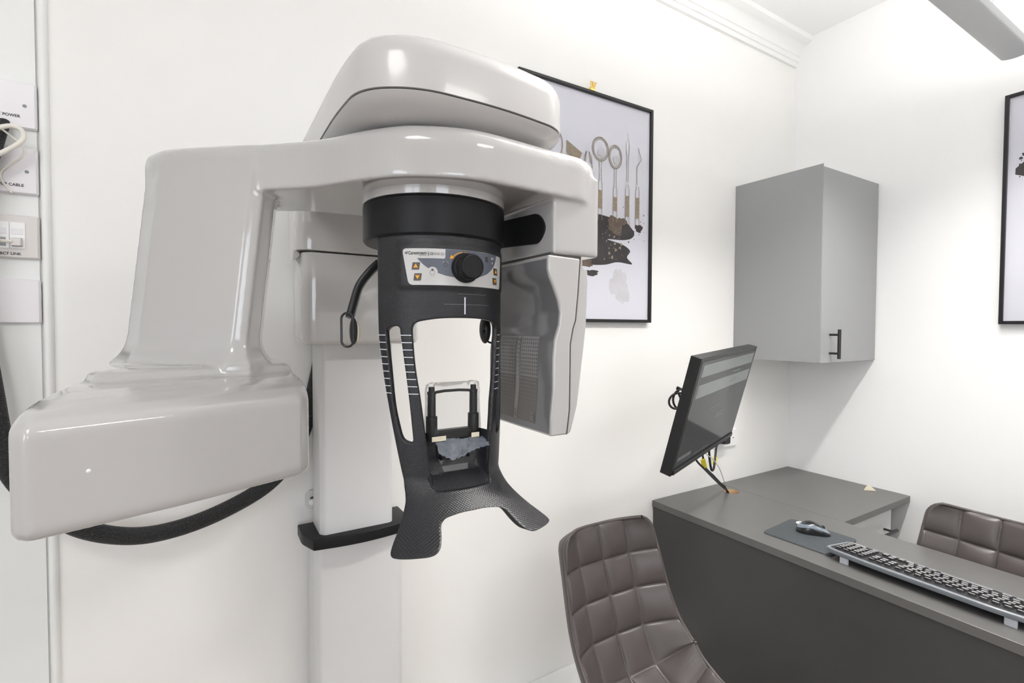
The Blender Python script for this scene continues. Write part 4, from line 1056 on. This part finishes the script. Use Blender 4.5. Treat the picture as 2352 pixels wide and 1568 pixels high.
# ================================================================== lamps
PL = thing('pendant_light', 'slim grey linear pendant light hanging at top right', 'lamp', (-1.02, -.838, 2.20))
LX0, LX1, LY, LZ = -1.75, -.330, -.838, 2.20
cs = [(-.034*math.cos(PI*k/14), -.010*math.sin(PI*k/14)) for k in range(15)]
hs = [(LY+y, LZ+.010+z) for y, z in cs] + [(LY+.034, LZ+.030), (LY+.031, LZ+.030), (LY+.031, LZ+.016), (LY-.031, LZ+.016), (LY-.031, LZ+.030), (LY-.034, LZ+.030)]
part(MB().loft([[(x, y, z) for y, z in hs] for x in (LX0, LX1)]), 'housing', LAMPG, PL, smooth=30)
for x in (LX0-.001, LX1-.001): part(MB().loft([[(x+d, y, z) for y, z in hs[:15]+[(LY+.034, LZ+.030), (LY-.034, LZ+.030)]] for d in (0, .002)]), 'end_cap', LAMPG, PL)
part(MB().box((LX0+.004, LY-.030, LZ+.018), (LX1-.004, LY+.030, LZ+.0255)), 'diffuser', LAMPE, PL)
for x in (LX0+.2, LX1-.2): part(MB().cyl((x, LY, LZ+.025), (x, LY, RH), .0012, 8), 'suspension_wire', CHROME, PL)
def area(name, loc, rot, sx, sy, energy, col=(1, 1, 1), spread=None):
    l = bpy.data.lights.new(name, 'AREA'); l.shape = 'RECTANGLE'; l.size = sx; l.size_y = sy; l.energy = energy; l.color = col
    if spread: l.spread = spread
    o = bpy.data.objects.new(name, l); COL.objects.link(o); o.location = loc; o.rotation_euler = rot; return o
area('pendant_downlight', (-1.02, LY, LZ-.004), (0, 0, 0), 1.36, .05, 8., (1, .98, .95), rad(128))
for i, (x, y) in enumerate(((-3.15, -1.85), (-1.2, -2.8))):
    cl = thing('ceiling_panel', 'square white led panel in the ceiling behind the camera', 'lamp', (x, y, RH-.012), 'led panels in the ceiling')
    fm = MB()
    for a, c in (((-.30, -.30), (-.28, .30)), ((.28, -.30), (.30, .30)), ((-.28, -.30), (.28, -.28)), ((-.28, .28), (.28, .30))): fm.box((x+a[0], y+a[1], RH-.012), (x+c[0], y+c[1], RH))
    part(fm, 'frame', WHITEP, cl); part(MB().box((x-.28, y-.28, RH-.008), (x+.28, y+.28, RH-.002)), 'diffuser', LEDP, cl)

# daylight outside the window
W = bpy.data.worlds.new('daylight'); S.world = W; W.use_nodes = True
bgn = W.node_tree.nodes['Background']; bgn.inputs[0].default_value = (.90, .93, 1.0, 1); bgn.inputs[1].default_value = 2.5
pt_ = area('window_portal', (RX-.11, (WY0+WY1)/2, (WZ0+WZ1)/2), (0, -PI/2, 0), WZ1-WZ0, WY1-WY0, 1.)
pt_.data.cycles.is_portal = True
pt2 = area('window_portal', ((VX0+VX1)/2, RY-.11, (VZ0+VZ1)/2), (PI/2, 0, 0), VX1-VX0, VZ1-VZ0, 1.)
pt2.data.cycles.is_portal = True

# ================================================================== camera
F_PX = 1142.17
yaw_, pit_, rol_ = rad(58.6777), rad(-1.58269), rad(.20528)
fwv = Vector((math.cos(yaw_)*math.cos(pit_), math.sin(yaw_)*math.cos(pit_), math.sin(pit_)))
rv = fwv.cross(Vector((0, 0, 1))).normalized(); uv_ = rv.cross(fwv)
r2 = rv*math.cos(rol_)+uv_*math.sin(rol_); u2_ = uv_*math.cos(rol_)-rv*math.sin(rol_)
cam = bpy.data.cameras.new('camera'); co_ = bpy.data.objects.new('camera', cam); COL.objects.link(co_)
co_.matrix_world = Matrix(((r2.x, u2_.x, -fwv.x, -2.3675), (r2.y, u2_.y, -fwv.y, -1.3386), (r2.z, u2_.z, -fwv.z, 1.4), (0, 0, 0, 1)))
cam.sensor_width = 36; cam.lens = F_PX/2352*36; cam.clip_start = .02
S.camera = co_
S.view_settings.view_transform = 'Standard'; S.view_settings.look = 'None'; S.view_settings.gamma = 1; S.view_settings.use_curve_mapping = False
S.view_settings.exposure = 1.02
S.cycles.use_denoising = True; S.cycles.max_bounces = 10; S.cycles.diffuse_bounces = 6; S.cycles.transparent_max_bounces = 12
